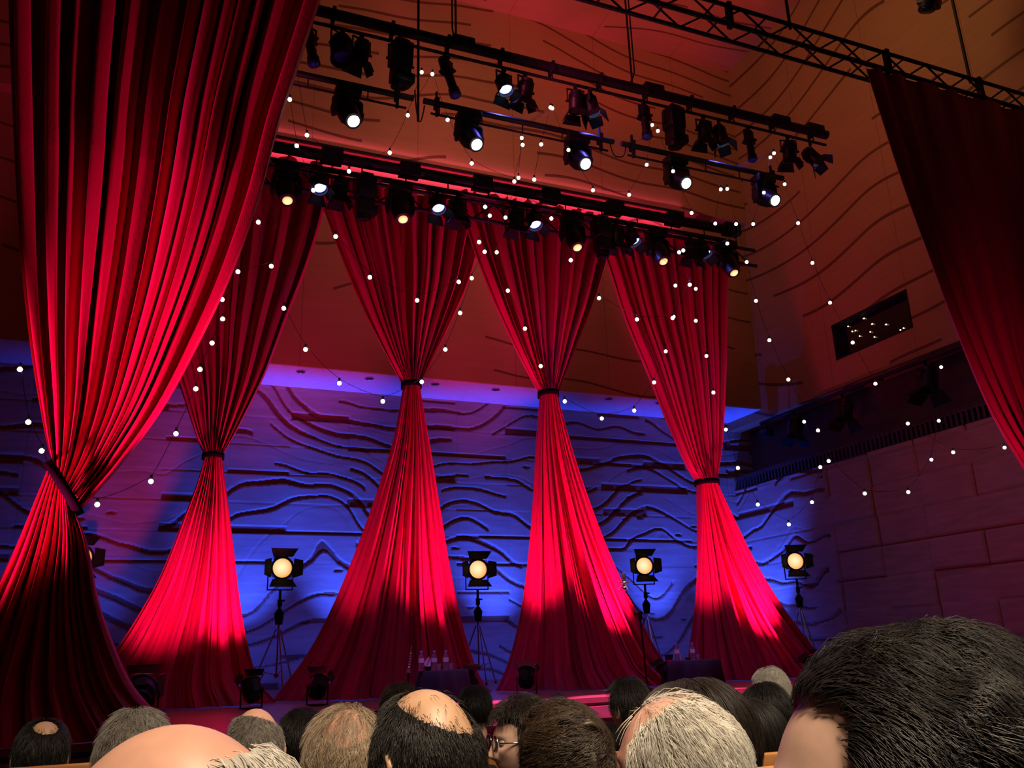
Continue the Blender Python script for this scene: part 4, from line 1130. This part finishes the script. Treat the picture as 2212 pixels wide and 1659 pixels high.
# ------------------------------------------------------------------ audience
def gauss(d2): return np.exp(-d2)
def head_mesh(seg=64, rings=48):
    """head with face, centred on the skull; +Y is forward"""
    th = np.linspace(0.02, PI - 0.02, rings); ph = np.linspace(0, 2 * PI, seg, endpoint=False)
    T, Pn = np.meshgrid(th, ph, indexing='ij')
    x = np.sin(T) * np.cos(Pn); y = np.sin(T) * np.sin(Pn); z = np.cos(T)
    X = x * 0.077; Y = y * 0.098; Z = z * 0.118
    lo = np.clip((-Z - 0.01) / 0.10, 0, 1)
    X *= 1 - 0.30 * lo ** 1.3
    Y = np.where(Y < 0, Y * (1 - 0.50 * lo), Y * (1 - 0.06 * lo))
    Y += 0.008 * lo
    fr = np.clip(y, 0, 1)
    def bump(cx, cz, sx, sz, a):
        nonlocal Y
        Y = Y + a * gauss(((X - cx) / sx) ** 2 + ((Z - cz) / sz) ** 2) * (y > 0.1)
    bump(0, -0.018, .010, .022, .018); bump(0, -0.034, .013, .010, .016)       # nose
    bump(-.012, -.036, .007, .007, .006); bump(.012, -.036, .007, .007, .006)
    bump(-.030, .026, .022, .008, .006); bump(.030, .026, .022, .008, .006)     # brows
    bump(-.031, .006, .014, .010, -.010); bump(.031, .006, .014, .010, -.010)   # sockets
    bump(0, -.060, .022, .006, .005); bump(0, -.072, .019, .006, .005); bump(0, -.066, .024, .0022, -.004)   # lips
    bump(0, -.098, .018, .014, .008)                                            # chin
    bump(-.042, -.02, .016, .016, .004); bump(.042, -.02, .016, .016, .004)     # cheeks
    v = np.stack([X, Y, Z], -1).reshape(-1, 3)
    return v, grid_faces(rings, seg, True)

def tube_np(pts, rads, seg=18):
    pts = [np.array(p, float) for p in pts]
    V = []; n = len(pts)
    for i, p in enumerate(pts):
        t = pts[min(i + 1, n - 1)] - pts[max(i - 1, 0)]; t /= np.linalg.norm(t)
        a = np.array([1, 0, 0.]) if abs(t[0]) < .8 else np.array([0, 1, 0.])
        u_ = np.cross(t, a); u_ /= np.linalg.norm(u_); w_ = np.cross(t, u_)
        r = rads[i]; ru, rw = (r if isinstance(r, tuple) else (r, r))
        k = np.arange(seg) * 2 * PI / seg
        V.append(p + ru * np.cos(k)[:, None] * u_ + rw * np.sin(k)[:, None] * w_)
    V = np.concatenate(V); F = grid_faces(n, seg, True)
    c0, c1 = len(V), len(V) + 1
    V = np.vstack([V, pts[0], pts[-1]])
    k = np.arange(seg); k2 = (k + 1) % seg
    e0 = np.stack([np.full(seg, c0), k2, k, np.full(seg, c0)], -1); b = (n - 1) * seg
    e1 = np.stack([np.full(seg, c1), b + k, b + k2, np.full(seg, c1)], -1)
    return V, F, np.vstack([e0, e1])

def fuse(name, pieces, voxel, keep_smooth=2):
    """voxel-fuse overlapping closed pieces into one continuous skin"""
    bm = bmesh.new()
    for pc in pieces:
        v = [bm.verts.new(p) for p in pc[0]]
        for fs in pc[1:]:
            for q in fs:
                ids = list(dict.fromkeys(int(i) for i in q))
                try: bm.faces.new([v[i] for i in ids])
                except ValueError: pass
    bmesh.ops.holes_fill(bm, edges=[e for e in bm.edges if e.is_boundary])
    bmesh.ops.recalc_face_normals(bm, faces=bm.faces)
    me = finish(bm, name + '_raw')
    o = bpy.data.objects.new(name + '_tmp', me); COL.objects.link(o)
    md = o.modifiers.new('fuse', 'REMESH'); md.mode = 'VOXEL'; md.voxel_size = voxel
    sm = o.modifiers.new('soft', 'SMOOTH'); sm.iterations = keep_smooth; sm.factor = 0.5
    dg = bpy.context.evaluated_depsgraph_get()
    out = bpy.data.meshes.new_from_object(o.evaluated_get(dg))
    out.name = name; out.shade_smooth()
    bpy.data.objects.remove(o)
    bpy.data.meshes.remove(me)
    return out

HZ = 1.15       # head centre above floor for a seated adult, crown at 1.27
def seated_pieces(grow=0.0, head=True, turn=0.0, part='all'):
    P_ = []
    g = grow
    R_ = np.array([[math.cos(turn), -math.sin(turn), 0], [math.sin(turn), math.cos(turn), 0], [0, 0, 1]])
    if head:
        v, f = head_mesh()
        P_.append((v @ R_.T + np.array([0, 0.015, HZ]), f))
        for s in (-1, 1):     # ears: a flattened cup with a rim
            k = np.linspace(-2.3, 2.3, 13)
            pts = [np.array([s * (0.077 + 0.010 * math.cos(a * .6)), -0.012 - 0.017 * math.cos(a), -0.008 + 0.031 * math.sin(a)]) for a in k]
            tv = tube_np([R_ @ p + np.array([0, 0.015, HZ]) for p in pts], [0.0055] * 13, 8)
            P_.append(tv)
            cup = [np.array([s * 0.068, -0.008, -0.008]), np.array([s * 0.083, -0.016, -0.010])]
            P_.append(tube_np([R_ @ p + np.array([0, 0.015, HZ]) for p in cup], [(0.024, 0.017), (0.026, 0.017)], 12))
        P_.append(tube_np([(0, -0.035, HZ - .27), (0, -0.03, HZ - .17), (0, -.012, HZ - .07), (0, 0.0, HZ - .02)], [(0.075, .06), 0.057, 0.056, 0.058]))
    if part in ('all', 'top'):
        P_.append(tube_np([(0, 0.0, .44), (0, -.01, .60), (0, -.035, .78), (0, -.045, .88), (0, -.04, .945), (0, -.035, .985)],
                          [(0.115 + g, .165 + g), (0.105 + g, .150 + g), (0.115 + g, .17 + g), (0.105 + g, .175 + g), (0.075 + g, .13 + g), (0.045 + g, .07 + g)], 24))
        for s in (-1, 1):
            P_.append(tube_np([(s * .11, -.04, .925), (s * .175, -.035, .895), (s * .205, .0, .80), (s * .215, .05, .66), (s * .175, .20, .63), (s * .10, .30, .60)],
                              [0.055 + g, 0.056 + g, 0.048 + g, 0.042 + g, 0.036 + g, 0.028 + g]))
    if part in ('all', 'hand'):
        for s in (-1, 1):
            P_.append(tube_np([(s * .10, .30, .60), (s * .085, .33, .59), (s * .06, .37, .565)], [0.026, (0.018, 0.038), (0.014, 0.036)], 14))
            for k in range(4):
                b = np.array([s * (.085 - .018 * k), .375 + .004 * k, .572 - .006 * k]); L = (.058, .066, .062, .048)[k]
                P_.append(tube_np([b, b + (s * -.012, L * .55, -.006), b + (s * -.016, L * .85, -.026)], [.0095, .0085, .0075], 8))
            P_.append(tube_np([(s * .075, .335, .60), (s * .05, .36, .605), (s * .035, .385, .595)], [.011, .010, .008], 8))
    if part in ('all', 'leg'):
        for s in (-1, 1):
            P_.append(tube_np([(s * .085, -.01, .50), (s * .10, .20, .51), (s * .11, .40, .50), (s * .11, .425, .44), (s * .11, .39, .25), (s * .11, .37, .09)],
                              [0.088 + g, 0.08 + g, 0.06 + g, 0.058 + g, 0.05 + g, 0.038 + g]))
    if part in ('all', 'foot'):
        for s in (-1, 1):
            P_.append(tube_np([(s * .11, .33, .04), (s * .112, .42, .045), (s * .115, .52, .03), (s * .115, .57, .025)], [(0.036, .035), (0.042, .042), (0.026, .045), (0.018, .03)], 14))
    return P_
BODY = {}
def body_mesh(turn):
    if turn not in BODY: BODY[turn] = fuse('body', seated_pieces(0, True, turn), 0.0048, 2)
    return BODY[turn]
JACKET = fuse('jacket', seated_pieces(0.014, False, 0, 'top'), 0.012, 2)
TROUSER = fuse('trousers', seated_pieces(0.012, False, 0, 'leg'), 0.012, 2)
SHOE = fuse('shoes', [(p[0] * 1.0, *p[1:]) for p in seated_pieces(0.0, False, 0, 'foot')], 0.008, 1)
SHOE.transform(Matrix.Translation((0, 0.45, 0.035)) @ Matrix.Diagonal((1.06, 1.12, 1.35, 1)) @ Matrix.Translation((0, -0.45, -0.035)))

ELL = np.array([0.080, 0.101, 0.121])
def scalp(n):
    """point on the skin for unit directions n (head frame)"""
    p = n * ELL
    lo = np.clip((-p[:, 2] - 0.01) / 0.10, 0, 1)
    p[:, 0] *= 1 - 0.30 * lo ** 1.3
    p[:, 1] = np.where(p[:, 1] < 0, p[:, 1] * (1 - 0.42 * lo), p[:, 1])
    return p

def nz3(p, s, seed):
    return vnoise(p[:, 0] * s + 7, p[:, 1] * s + p[:, 2] * s * 0.83 + 3, seed) * 2 - 1

def hair_mesh(st, seed):
    """cap under strands; st: mask(n)->0..1, thick, length, count, comb(n)->direction, curl, width"""
    rs = np.random.RandomState(seed)
    # cap
    th = np.linspace(0.03, 2.35, 60); ph = np.linspace(0, 2 * PI, 96, endpoint=False)
    T, Q = np.meshgrid(th, ph, indexing='ij')
    n = np.stack([np.sin(T) * np.cos(Q), np.sin(T) * np.sin(Q), np.cos(T)], -1).reshape(-1, 3)
    mk = st['mask'](n)
    tk = st['thick'](n) if callable(st['thick']) else st['thick']
    p = scalp(n.copy()) + n * ((tk * np.clip(mk, 0, 1) ** 0.6)[:, None]) * (1 + st.get('lump', 0.25) * nz3(n, st.get('lump_s', 5), seed)[:, None]) - n * (0.012 * (mk < 0.5))[:, None]
    F = grid_faces(60, 96, True)
    keep = (mk[F] > 0.45).all(1)
    V = [p]; FF = [F[keep]]; off = len(p)
    # strands
    N = st['count']; S = st.get('seg', 6)
    dirs = rs.normal(size=(N * 3, 3)); dirs /= np.linalg.norm(dirs, axis=1)[:, None]
    m_ = st['mask'](dirs); dirs = dirs[rs.rand(len(dirs)) < np.clip(m_, 0, 1) * st.get('dens', 1.0)][:N]
    N = len(dirs)
    tk = st['thick'](dirs) if callable(st['thick']) else np.full(N, st['thick'])
    tk = tk * np.clip(st['mask'](dirs), 0, 1) ** 0.6
    tk = tk * (1 + st.get('lump', 0.25) * nz3(dirs, st.get('lump_s', 5), seed))
    pos = scalp(dirs.copy()) + dirs * (tk * 0.97)[:, None]
    L = st['length'] * rs.uniform(0.55, 1.2, N)
    d = st['comb'](dirs) * (1 - st.get('lift', 0.3)) + dirs * st.get('lift', 0.3) + rs.normal(size=(N, 3)) * st.get('messy', 0.15)
    d /= np.linalg.norm(d, axis=1)[:, None]
    clump = np.stack([nz3(dirs, 6, seed + 1), nz3(dirs, 6, seed + 2), nz3(dirs, 6, seed + 3)], -1)
    d = d + clump * st.get('clump', 0.2)
    d /= np.linalg.norm(d, axis=1)[:, None]
    rings = []
    ca = np.cross(d, dirs); ca /= (np.linalg.norm(ca, axis=1)[:, None] + 1e-9)
    cph = rs.rand(N) * 6.28
    w0 = st.get('width', 0.0009)
    for k in range(S):
        t_ = k / (S - 1)
        cur = st.get('curl', 0.0)
        off_ = ca * (cur * np.sin(cph + t_ * st.get('curl_n', 5)))[:, None] * t_ + dirs * (cur * np.cos(cph + t_ * st.get('curl_n', 5)))[:, None] * t_
        q = pos + off_
        ww = w0 * (1 - 0.8 * t_)
        cb = np.cross(ca, d)
        for j in range(3):
            a = 2 * PI * j / 3
            rings.append(q + ca * (ww * math.cos(a)) + cb * (ww * math.sin(a)))
        d = d + np.array([0, 0, -1.0]) * st.get('grav', 0.25)
        # keep strands outside the skull
        e = pos / (ELL + tk.mean() * 0.8)
        inside = (np.linalg.norm(e, axis=1) < 1.0)
        nn = pos / np.linalg.norm(pos, axis=1)[:, None]
        dn = (d * nn).sum(1)
        d = d - nn * (np.minimum(dn, 0) * 0.9)[:, None]
        rn = np.linalg.norm(pos / ELL, axis=1); rl = np.linalg.norm(pos, axis=1) / rn; lim = 1 + (tk * 1.1 + st.get('float', 0.006)) / rl
        over = (rn > lim) & (pos[:, 2] > -0.07)
        d = d - nn * (np.where(over, np.maximum((d * nn).sum(1), 0) * 1.3, 0))[:, None]
        d /= np.linalg.norm(d, axis=1)[:, None]
        pos = pos + d * (L / (S - 1))[:, None]
        nc = pos / ELL; rn = np.linalg.norm(nc, axis=1); nc = nc / rn[:, None]; rl = np.linalg.norm(pos, axis=1) / rn
        tc = (st['thick'](nc) if callable(st['thick']) else st['thick']) * (1 + st.get('lump', 0.25) * nz3(nc, st.get('lump_s', 5), seed))
        need = (rl + tc * 1.03) / (rl * rn)
        pos = np.where(((need > 1) & (nc[:, 2] > -0.6) & (st['mask'](nc) > 0.4))[:, None], pos * need[:, None], pos)
    A = np.stack(rings, 0).reshape(S, 3, N, 3).transpose(2, 0, 1, 3).reshape(-1, 3)
    base = np.arange(N)[:, None, None] * (S * 3) + np.arange(S - 1)[None, :, None] * 3
    j = np.arange(3)[None, None, :]; j2 = (j + 1) % 3
    Fq = np.stack([base + j, base + j2, base + 3 + j2, base + 3 + j], -1).reshape(-1, 4) + off
    V.append(A); FF.append(Fq)
    me = np_mesh('hair', np.concatenate(V), np.concatenate(FF))
    return me, int(keep.sum())

U_ = lambda v: np.array(v, float) / np.linalg.norm(v)
def sstep(a, b, x): 
    t = np.clip((x - a) / (b - a), 0, 1); return t * t * (3 - 2 * t)
def face_mask(n, hl=0.60, side=0.30, ear_front=9.0):
    """1 where scalp hair grows: not on face or ears"""
    f = 1 - sstep(side - 0.1, side + 0.1, n[:, 1]) * (1 - sstep(hl - 0.10, hl + 0.06, n[:, 2]))
    ear = 1 - (np.abs(n[:, 0]) > 0.55) * (n[:, 2] < -0.02) * (n[:, 1] > -0.35) * (ear_front > 1)      # hair over the ears when ear_front is small
    low = sstep(-0.78, -0.62, n[:, 2])
    return f * ear * low
def bald(n, b, a0, a1):
    c = np.degrees(np.arccos(np.clip(n @ U_(b), -1, 1)))
    return sstep(a0, a1, c)
def comb_down(n):
    d = np.array([0, -0.3, -1.0]) - n * (n @ np.array([0, -0.3, -1.0]))[:, None]
    return d / (np.linalg.norm(d, axis=1)[:, None] + 1e-6)
def comb_dir(v):
    v = np.array(v, float)
    def f(n):
        d = v - n * (n @ v)[:, None]
        return d / (np.linalg.norm(d, axis=1)[:, None] + 1e-6)
    return f

def hair_mat(name, c1, c2, rough=0.42, spec=0.45):
    m = noise_tint(mat(name, c1, rough, spec=spec), c1, c2, 70, 3)
    m2 = noise_tint(mat(name + '_roots', c1, 0.9, spec=0.1), tuple(x * .75 for x in c1), c1, 70, 3)
    return m, m2
HM = dict(black=hair_mat('black_hair', (0.010, 0.008, 0.007), (0.022, 0.017, 0.013)), dark=hair_mat('dark_brown_hair', (0.012, 0.008, 0.006), (0.03, 0.02, 0.014)),
          brown=hair_mat('brown_hair', (0.03, 0.018, 0.01), (0.075, 0.047, 0.027)), grey=hair_mat('grey_hair', (0.16, 0.14, 0.12), (0.34, 0.31, 0.27), 0.5),
          white=hair_mat('white_hair', (0.52, 0.49, 0.42), (0.78, 0.75, 0.66), 0.5), sandy=hair_mat('grey_blonde_hair', (0.26, 0.19, 0.12), (0.45, 0.36, 0.25), 0.5))
def skin(name, c): 
    m = noise_tint(mat(name, c, 0.42, spec=0.45), tuple(x * .88 for x in c), tuple(min(1, x * 1.06) for x in c), 28, 3)
    b = m.node_tree.nodes['Principled BSDF']
    b.inputs['Subsurface Weight'].default_value = 0.08; b.inputs['Subsurface Radius'].default_value = (0.01, 0.004, 0.002)
    return m
SK = dict(pink=skin('pink_skin', (0.70, 0.38, 0.27)), tan=skin('tan_skin', (0.55, 0.33, 0.20)), fair=skin('fair_skin', (0.66, 0.42, 0.32)))
CLO = dict(dark=noise_tint(mat('dark_jacket', (0.02, 0.02, 0.024), 0.9), (0.016, 0.016, 0.02), (0.03, 0.03, 0.034), 60), navy=noise_tint(mat('navy_jacket', (0.02, 0.025, 0.05), 0.9), (0.018, 0.022, 0.045), (0.03, 0.036, 0.07), 60),
           grey=noise_tint(mat('grey_jacket', (0.12, 0.12, 0.13), 0.9), (0.10, 0.10, 0.11), (0.15, 0.15, 0.16), 60), red=noise_tint(mat('dark_red_top', (0.2, 0.02, 0.03), 0.9), (0.16, 0.015, 0.025), (0.24, 0.03, 0.04), 60))
MT['lens_clear'] = mat('spectacle_lens', (1, 1, 1), 0.02, trans=1.0)
MT['eye_white'] = mat('eye', (0.30, 0.27, 0.25), 0.2)

H_SHORT = dict(mask=lambda n: face_mask(n), thick=0.010, length=0.035, count=2600, comb=comb_down, lift=0.15, messy=0.12, clump=0.15, grav=0.05, width=0.0008)
def style(**k):
    d = dict(H_SHORT); d.update(k); return d

def person(px, py, d, label, turn, face, hair, hm, sk, clo, wide=1.0, tilt=0.0, hat=0.0, seed=1, glasses=False, eyes=False, extra=None):
    """px, py: crown in the photograph; turn: head turn on the neck; face: heading of the whole body (0 = towards the stage)"""
    c = at(px, py, d=d)
    s = (c.z - hat) / (HZ + 0.118)
    t = thing('person', label, 'person', (c.x, c.y - 0.0, 0), face)
    t.scale = (s * wide, s * wide, s)
    link('body', body_mesh(turn), None, t)
    bo = t.children[0] if t.children else [o for o in bpy.data.objects if o.parent == t][0]
    me = bo.data
    if not me.materials: me.materials.append(sk)
    bo.material_slots[0].link = 'OBJECT'; bo.material_slots[0].material = sk
    hc = Vector((0, 0.015, HZ))
    if hair:
        hme, ncap = hair_mesh(hair, seed)
        hme.materials.append(hm[0]); hme.materials.append(hm[1])
        if ncap < len(hme.polygons):
            mi = np.zeros(len(hme.polygons), dtype=np.int32); mi[:ncap] = 1; hme.polygons.foreach_set('material_index', mi)
        h = link('hair', hme, None, t, hc, (tilt, 0, turn))
    for nm, me_, m_ in (('jacket', JACKET, clo), ('trousers', TROUSER, CLO['dark']), ('shoes', SHOE, MT['flat_black'])):
        o = link(nm, me_, None, t)
        if not me_.materials: me_.materials.append(m_)
        o.material_slots[0].link = 'OBJECT'; o.material_slots[0].material = m_
    Rm = Matrix.Rotation(turn, 4, 'Z')
    if eyes or glasses:
        for sx in (-1, 1):
            link('eye', cached('eye', lambda bm: bmesh.ops.create_uvsphere(bm, u_segments=16, v_segments=10, radius=0.012), True), MT['eye_white'], t, hc + Rm @ Vector((sx * .031, .079, .005)))
    if glasses:
        def gl(bm):
            for sx in (-1, 1):
                M4 = Matrix.Translation((sx * .033, .105, .004)) @ Matrix.Rotation(PI / 2, 4, 'X')
                torus(bm, .023, .0022, 0, 20, 6, M4, 1.15)
                cyl(bm, (sx * .06, .103, .008), (sx * .082, -.005, .008), .002, seg=6)
            cyl(bm, (-.009, .106, .008), (.009, .106, .008), .002, seg=6)
        go = link('glasses', cached('glasses', gl, True), MT['chrome'], t, hc, (0, 0, turn))
        link('lenses', cached('glasses_lens', lambda bm: [cyl(bm, (sx * .033, .104, .004), (sx * .033, .106, .004), .022, seg=20) for sx in (-1, 1)], True), MT['lens_clear'], go)
    if extra: extra(t, hc, turn)
    return t

# nearest row
person(390, 1567, 0.70, 'bald man in the near left corner, pink scalp, pale grey hair behind', 0.95, 0.05,
       style(mask=lambda n: face_mask(n, 0.2, 0.05) * bald(n, (0, 0.50, 0.87), 61, 74), thick=0.010, length=0.05, count=3600, lift=0.15, messy=0.15, clump=0.3, width=0.0006, float=0.004), HM['white'], SK['pink'], CLO['grey'], seed=2)
person(1935, 1352, 0.76, 'person in the near right corner with thick dark wavy hair, face turned left', 0.75, 0.0,
       style(mask=lambda n: face_mask(n, 0.74, 0.30, 0.25), thick=lambda n: 0.008 + 0.032 * np.clip(0.32 - n[:, 1], 0, 1.2), length=0.085, count=24000, seg=9, comb=comb_dir((0.2, -0.8, -0.35)), lift=0.06, messy=0.10, clump=0.6, grav=0.06, curl=0.006, curl_n=7, width=0.0005, lump=0.35, lump_s=4, float=0.006), HM['black'], SK['fair'], CLO['dark'], hat=0.026, seed=4, wide=1.04)
# second row
person(925, 1484, 1.50, 'man with short black hair and a shiny bald patch on the crown', 0.35, 0.0,
       style(mask=lambda n: face_mask(n, 0.7, 0.4) * (0.02 + 0.98 * bald(n, (0.10, -0.28, 0.95), 36, 60)), thick=0.007, length=0.018, count=7000, seg=4, lift=0.2, messy=0.15, width=0.0006, float=0.003), HM['black'], SK['tan'], CLO['dark'], hat=0.004, seed=5, wide=1.02)
person(1462, 1500, 1.44, 'white haired man with thinning pink crown, near the middle right', 0.55, 0.05,
       style(mask=lambda n: face_mask(n, 0.7, 0.4) * (0.06 + 0.94 * bald(n, (0, 0.50, 0.86), 42, 60)) * (0.10 + 0.90 * bald(n, (-0.05, -0.50, 0.86), 16, 30)), thick=0.012, length=0.055, count=8000, seg=6, comb=comb_dir((0.35, -0.5, -1)), lift=0.16, messy=0.16, clump=0.4, width=0.0007), HM['white'], SK['pink'], CLO['grey'], hat=0.004, seed=6)
# third row
person(752, 1528, 2.02, 'person with thin wispy grey blonde hair left of the balding black haired man', 0.0, 0.0,
       style(mask=lambda n: face_mask(n, 0.65) * (0.35 + 0.65 * bald(n, (-0.1, -0.35, 0.9), 35, 70)), thick=0.011, length=0.06, count=4200, seg=7, comb=comb_dir((-0.3, -0.6, -0.9)), lift=0.12, messy=0.2, clump=0.5, width=0.0007), HM['sandy'], SK['pink'], CLO['dark'], hat=0.006, seed=7)
def clip_(t, hc, turn):
    def f(bm):
        for k in range(3): torus(bm, 0.022 - .004 * k, 0.008, 0.012 * k, 14, 6)
    bun = link('hair_bun', cached('hair_bun', f, True), HM['brown'][0], t, hc + Vector((0.028, -.085, .085)), (-0.9, 0.3, 0))
person(1212, 1530, 2.0, 'person with brown hair gathered up and clipped, ear showing, centre of the crowd', 0.35, 0.05,
       style(mask=lambda n: face_mask(n, 0.62, 0.38), thick=0.022, length=0.075, count=6000, seg=8, comb=comb_dir((0.55, -0.8, 0.45)), lift=0.12, messy=0.18, clump=0.5, grav=0.0, width=0.0009, lump=0.4), HM['brown'], SK['fair'], CLO['red'], hat=0.016, seed=8, extra=clip_)
person(1500, 1474, 2.25, 'person with long dark brown hair just behind the white haired man', 0.0, -0.1,
       style(mask=lambda n: face_mask(n, 0.6, 0.4), thick=lambda n: 0.022 + 0.05 * n[:, 0] ** 2, length=0.26, count=9000, seg=12, comb=comb_dir((0.1, -0.4, -1)), lift=0.08, messy=0.10, clump=0.25, grav=0.22, width=0.001, lump=0.15), HM['dark'], SK['fair'], CLO['dark'], hat=0.016, seed=9)
# fourth row
person(556, 1531, 2.6, 'bald man with a close cropped grey fringe, behind the near bald man', 0.0, 0.15,
       style(mask=lambda n: face_mask(n, 0.5, 0.1) * bald(n, (0.25, 0.2, 0.95), 48, 58), thick=0.004, length=0.012, count=3000, seg=3, lift=0.4, width=0.0007), HM['grey'], SK['pink'], CLO['dark'], seed=11)
person(300, 1537, 2.35, 'grey haired person behind the near bald man, at left', 0.0, 0.2,
       style(mask=lambda n: face_mask(n, 0.6), thick=0.014, length=0.05, count=3600, clump=0.4, messy=0.25), HM['grey'], SK['pink'], CLO['grey'], hat=0.01, seed=12)
person(1140, 1506, 2.65, 'man in glasses with short dark hair, in profile facing left', 0.35, 1.15,
       style(mask=lambda n: face_mask(n, 0.55, 0.42), thick=0.016, length=0.04, count=3600, clump=0.4, messy=0.25, lift=.4), HM['dark'], SK['fair'], CLO['dark'], hat=0.014, seed=13, glasses=True)
person(1614, 1512, 2.85, 'person with straight shiny black hair right of the white haired man', 0.0, 0.0,
       style(mask=lambda n: face_mask(n, 0.6, 0.4), thick=0.016, length=0.20, count=4200, seg=9, comb=comb_dir((0, -0.3, -1)), lift=0.06, messy=0.05, clump=0.1, grav=0.2), HM['black'], SK['fair'], CLO['dark'], hat=0.014, seed=14)
# farther rows
person(655, 1531, 3.35, 'dark haired person in shadow between bald man and grey blonde head', 0.0, 0.0, style(thick=0.014, length=0.05, count=2200), HM['black'], SK['fair'], CLO['dark'], hat=0.012, seed=15)
person(97, 1556, 2.9, 'dark haired man with a small bald spot at the far left', 0.0, 0.05,
       style(mask=lambda n: face_mask(n) * (0.05 + 0.95 * bald(n, (0.1, -0.35, 0.9), 20, 38)), thick=0.009, length=0.03, count=2400), HM['black'], SK['tan'], CLO['dark'], hat=0.004, seed=16)
person(1655, 1477, 3.45, 'black haired person below the pale grey head, right of centre', 0.0, 0.0, style(thick=0.014, length=0.05, count=2200, messy=0.1), HM['black'], SK['fair'], CLO['dark'], hat=0.012, seed=17)
person(1664, 1441, 4.35, 'person with pale pinkish grey hair just left of the thick dark hair', 0.0, 0.0, style(thick=0.010, length=0.03, count=2200, mask=lambda n: face_mask(n) * (0.4 + 0.6 * bald(n, (0, 0.3, 0.95), 20, 60))), HM['white'], SK['pink'], CLO['dark'], hat=0.006, seed=18)
person(1360, 1464, 3.9, 'dark round head against the pink stage edge, right of centre', 0.0, 0.2, style(thick=0.016, length=0.04, count=2200), HM['black'], SK['fair'], CLO['dark'], hat=0.014, seed=19)
person(1027, 1482, 4.7, 'dark head at the left end of the visible pink stage edge', 0.0, 0.0, style(thick=0.014, length=0.05, count=1600), HM['black'], SK['fair'], CLO['dark'], hat=0.012, seed=20)
person(866, 1478, 4.6, 'curly dark head above and behind the balding black haired man', 0.0, 0.0, style(thick=0.024, length=0.05, count=2600, curl=0.008, curl_n=10, clump=0.8, lift=0.5), HM['brown'], SK['fair'], CLO['dark'], hat=0.022, seed=21)
person(1208, 1499, 6.1, 'small grey head before the pink stage edge, behind man in glasses', 0.0, 0.0, style(thick=0.008, length=0.03, count=1600), HM['grey'], SK['pink'], CLO['grey'], hat=0.006, seed=22)
person(1312, 1562, 4.3, 'dark round head low before the stage front, left of the white haired man', 0.0, 0.1, style(thick=0.016, length=0.05, count=1600), HM['black'], SK['fair'], CLO['navy'], hat=0.012, seed=23)
person(2172, 1440, 2.6, 'reddish head peeping out behind the thick dark hair at right edge', 0.0, 0.2, style(thick=0.010, length=0.03, count=1800, mask=lambda n: face_mask(n) * (0.2 + 0.8 * bald(n, (0, 0.2, 0.95), 30, 60))), HM['brown'], SK['pink'], CLO['dark'], hat=0.006, seed=24)

# ------------------------------------------------------------------ seats
def seat(x, y, label, top=0.92, yaw=0.0, s=1.0):
    t = thing('theatre_seat', label, 'seat', (x, y, 0), yaw, 'wooden backed theatre seats')
    def back(bm):
        B(bm, (0, 0, 0.62), (0.50, 0.022, 0.66), (0, 0, 0), 0.008); 
    k = top / 0.95
    bk = link('backrest', cached('seat_back', back, 40), MT['seat_wood'], t, (0, -0.17, 0), (rad(9), 0, 0))
    bk.scale = (1, 1, k)
    link('back_pad', cached('seat_pad', lambda bm: B(bm, (0, 0.035, 0.66), (0.46, 0.045, 0.50), None, 0.018), 40), MT['seat_fabric'], t, (0, -0.17, 0), (rad(9), 0, 0)).scale = (1, 1, k)
    link('seat_cushion', cached('seat_cush', lambda bm: B(bm, (0, 0.06, 0.375), (0.46, 0.42, 0.07), None, 0.02), 40), MT['seat_fabric'], t)
    def arm(bm):
        B(bm, (0, 0.02, 0.60), (0.05, 0.34, 0.03), None, 0.008)
        B(bm, (0, -0.09, 0.30), (0.035, 0.06, 0.60))
    for sx in (-1, 1): link('armrest', cached('seat_arm', arm, 40), MT['flat_black'], t, (sx * .262, 0, 0))
    def foot(bm):
        B(bm, (0, 0.03, 0.165), (0.06, 0.08, 0.33)); B(bm, (0, 0.03, 0.01), (0.16, 0.24, 0.02))
    link('pedestal', cached('seat_foot', foot, False), MT['flat_black'], t)
    return t
for px, py, d, lb in [(1040, 1602, 4.5, 'wooden seat back left of the man in glasses, low in the photo'), (1360, 1612, 3.7, 'wooden seat back left of the white haired man'),
                      (1500, 1648, 2.03, 'nearer wooden seat back under the long dark brown hair'), (1614, 1614, 2.62, 'wooden seat back beside the dark wavy hair in near right corner'), (97, 1640, 2.67, 'wooden seat back below the man with the small bald spot')]:
    p = at(px, py, d=d)
    seat(p.x, p.y + .17 + .12, lb, p.z)
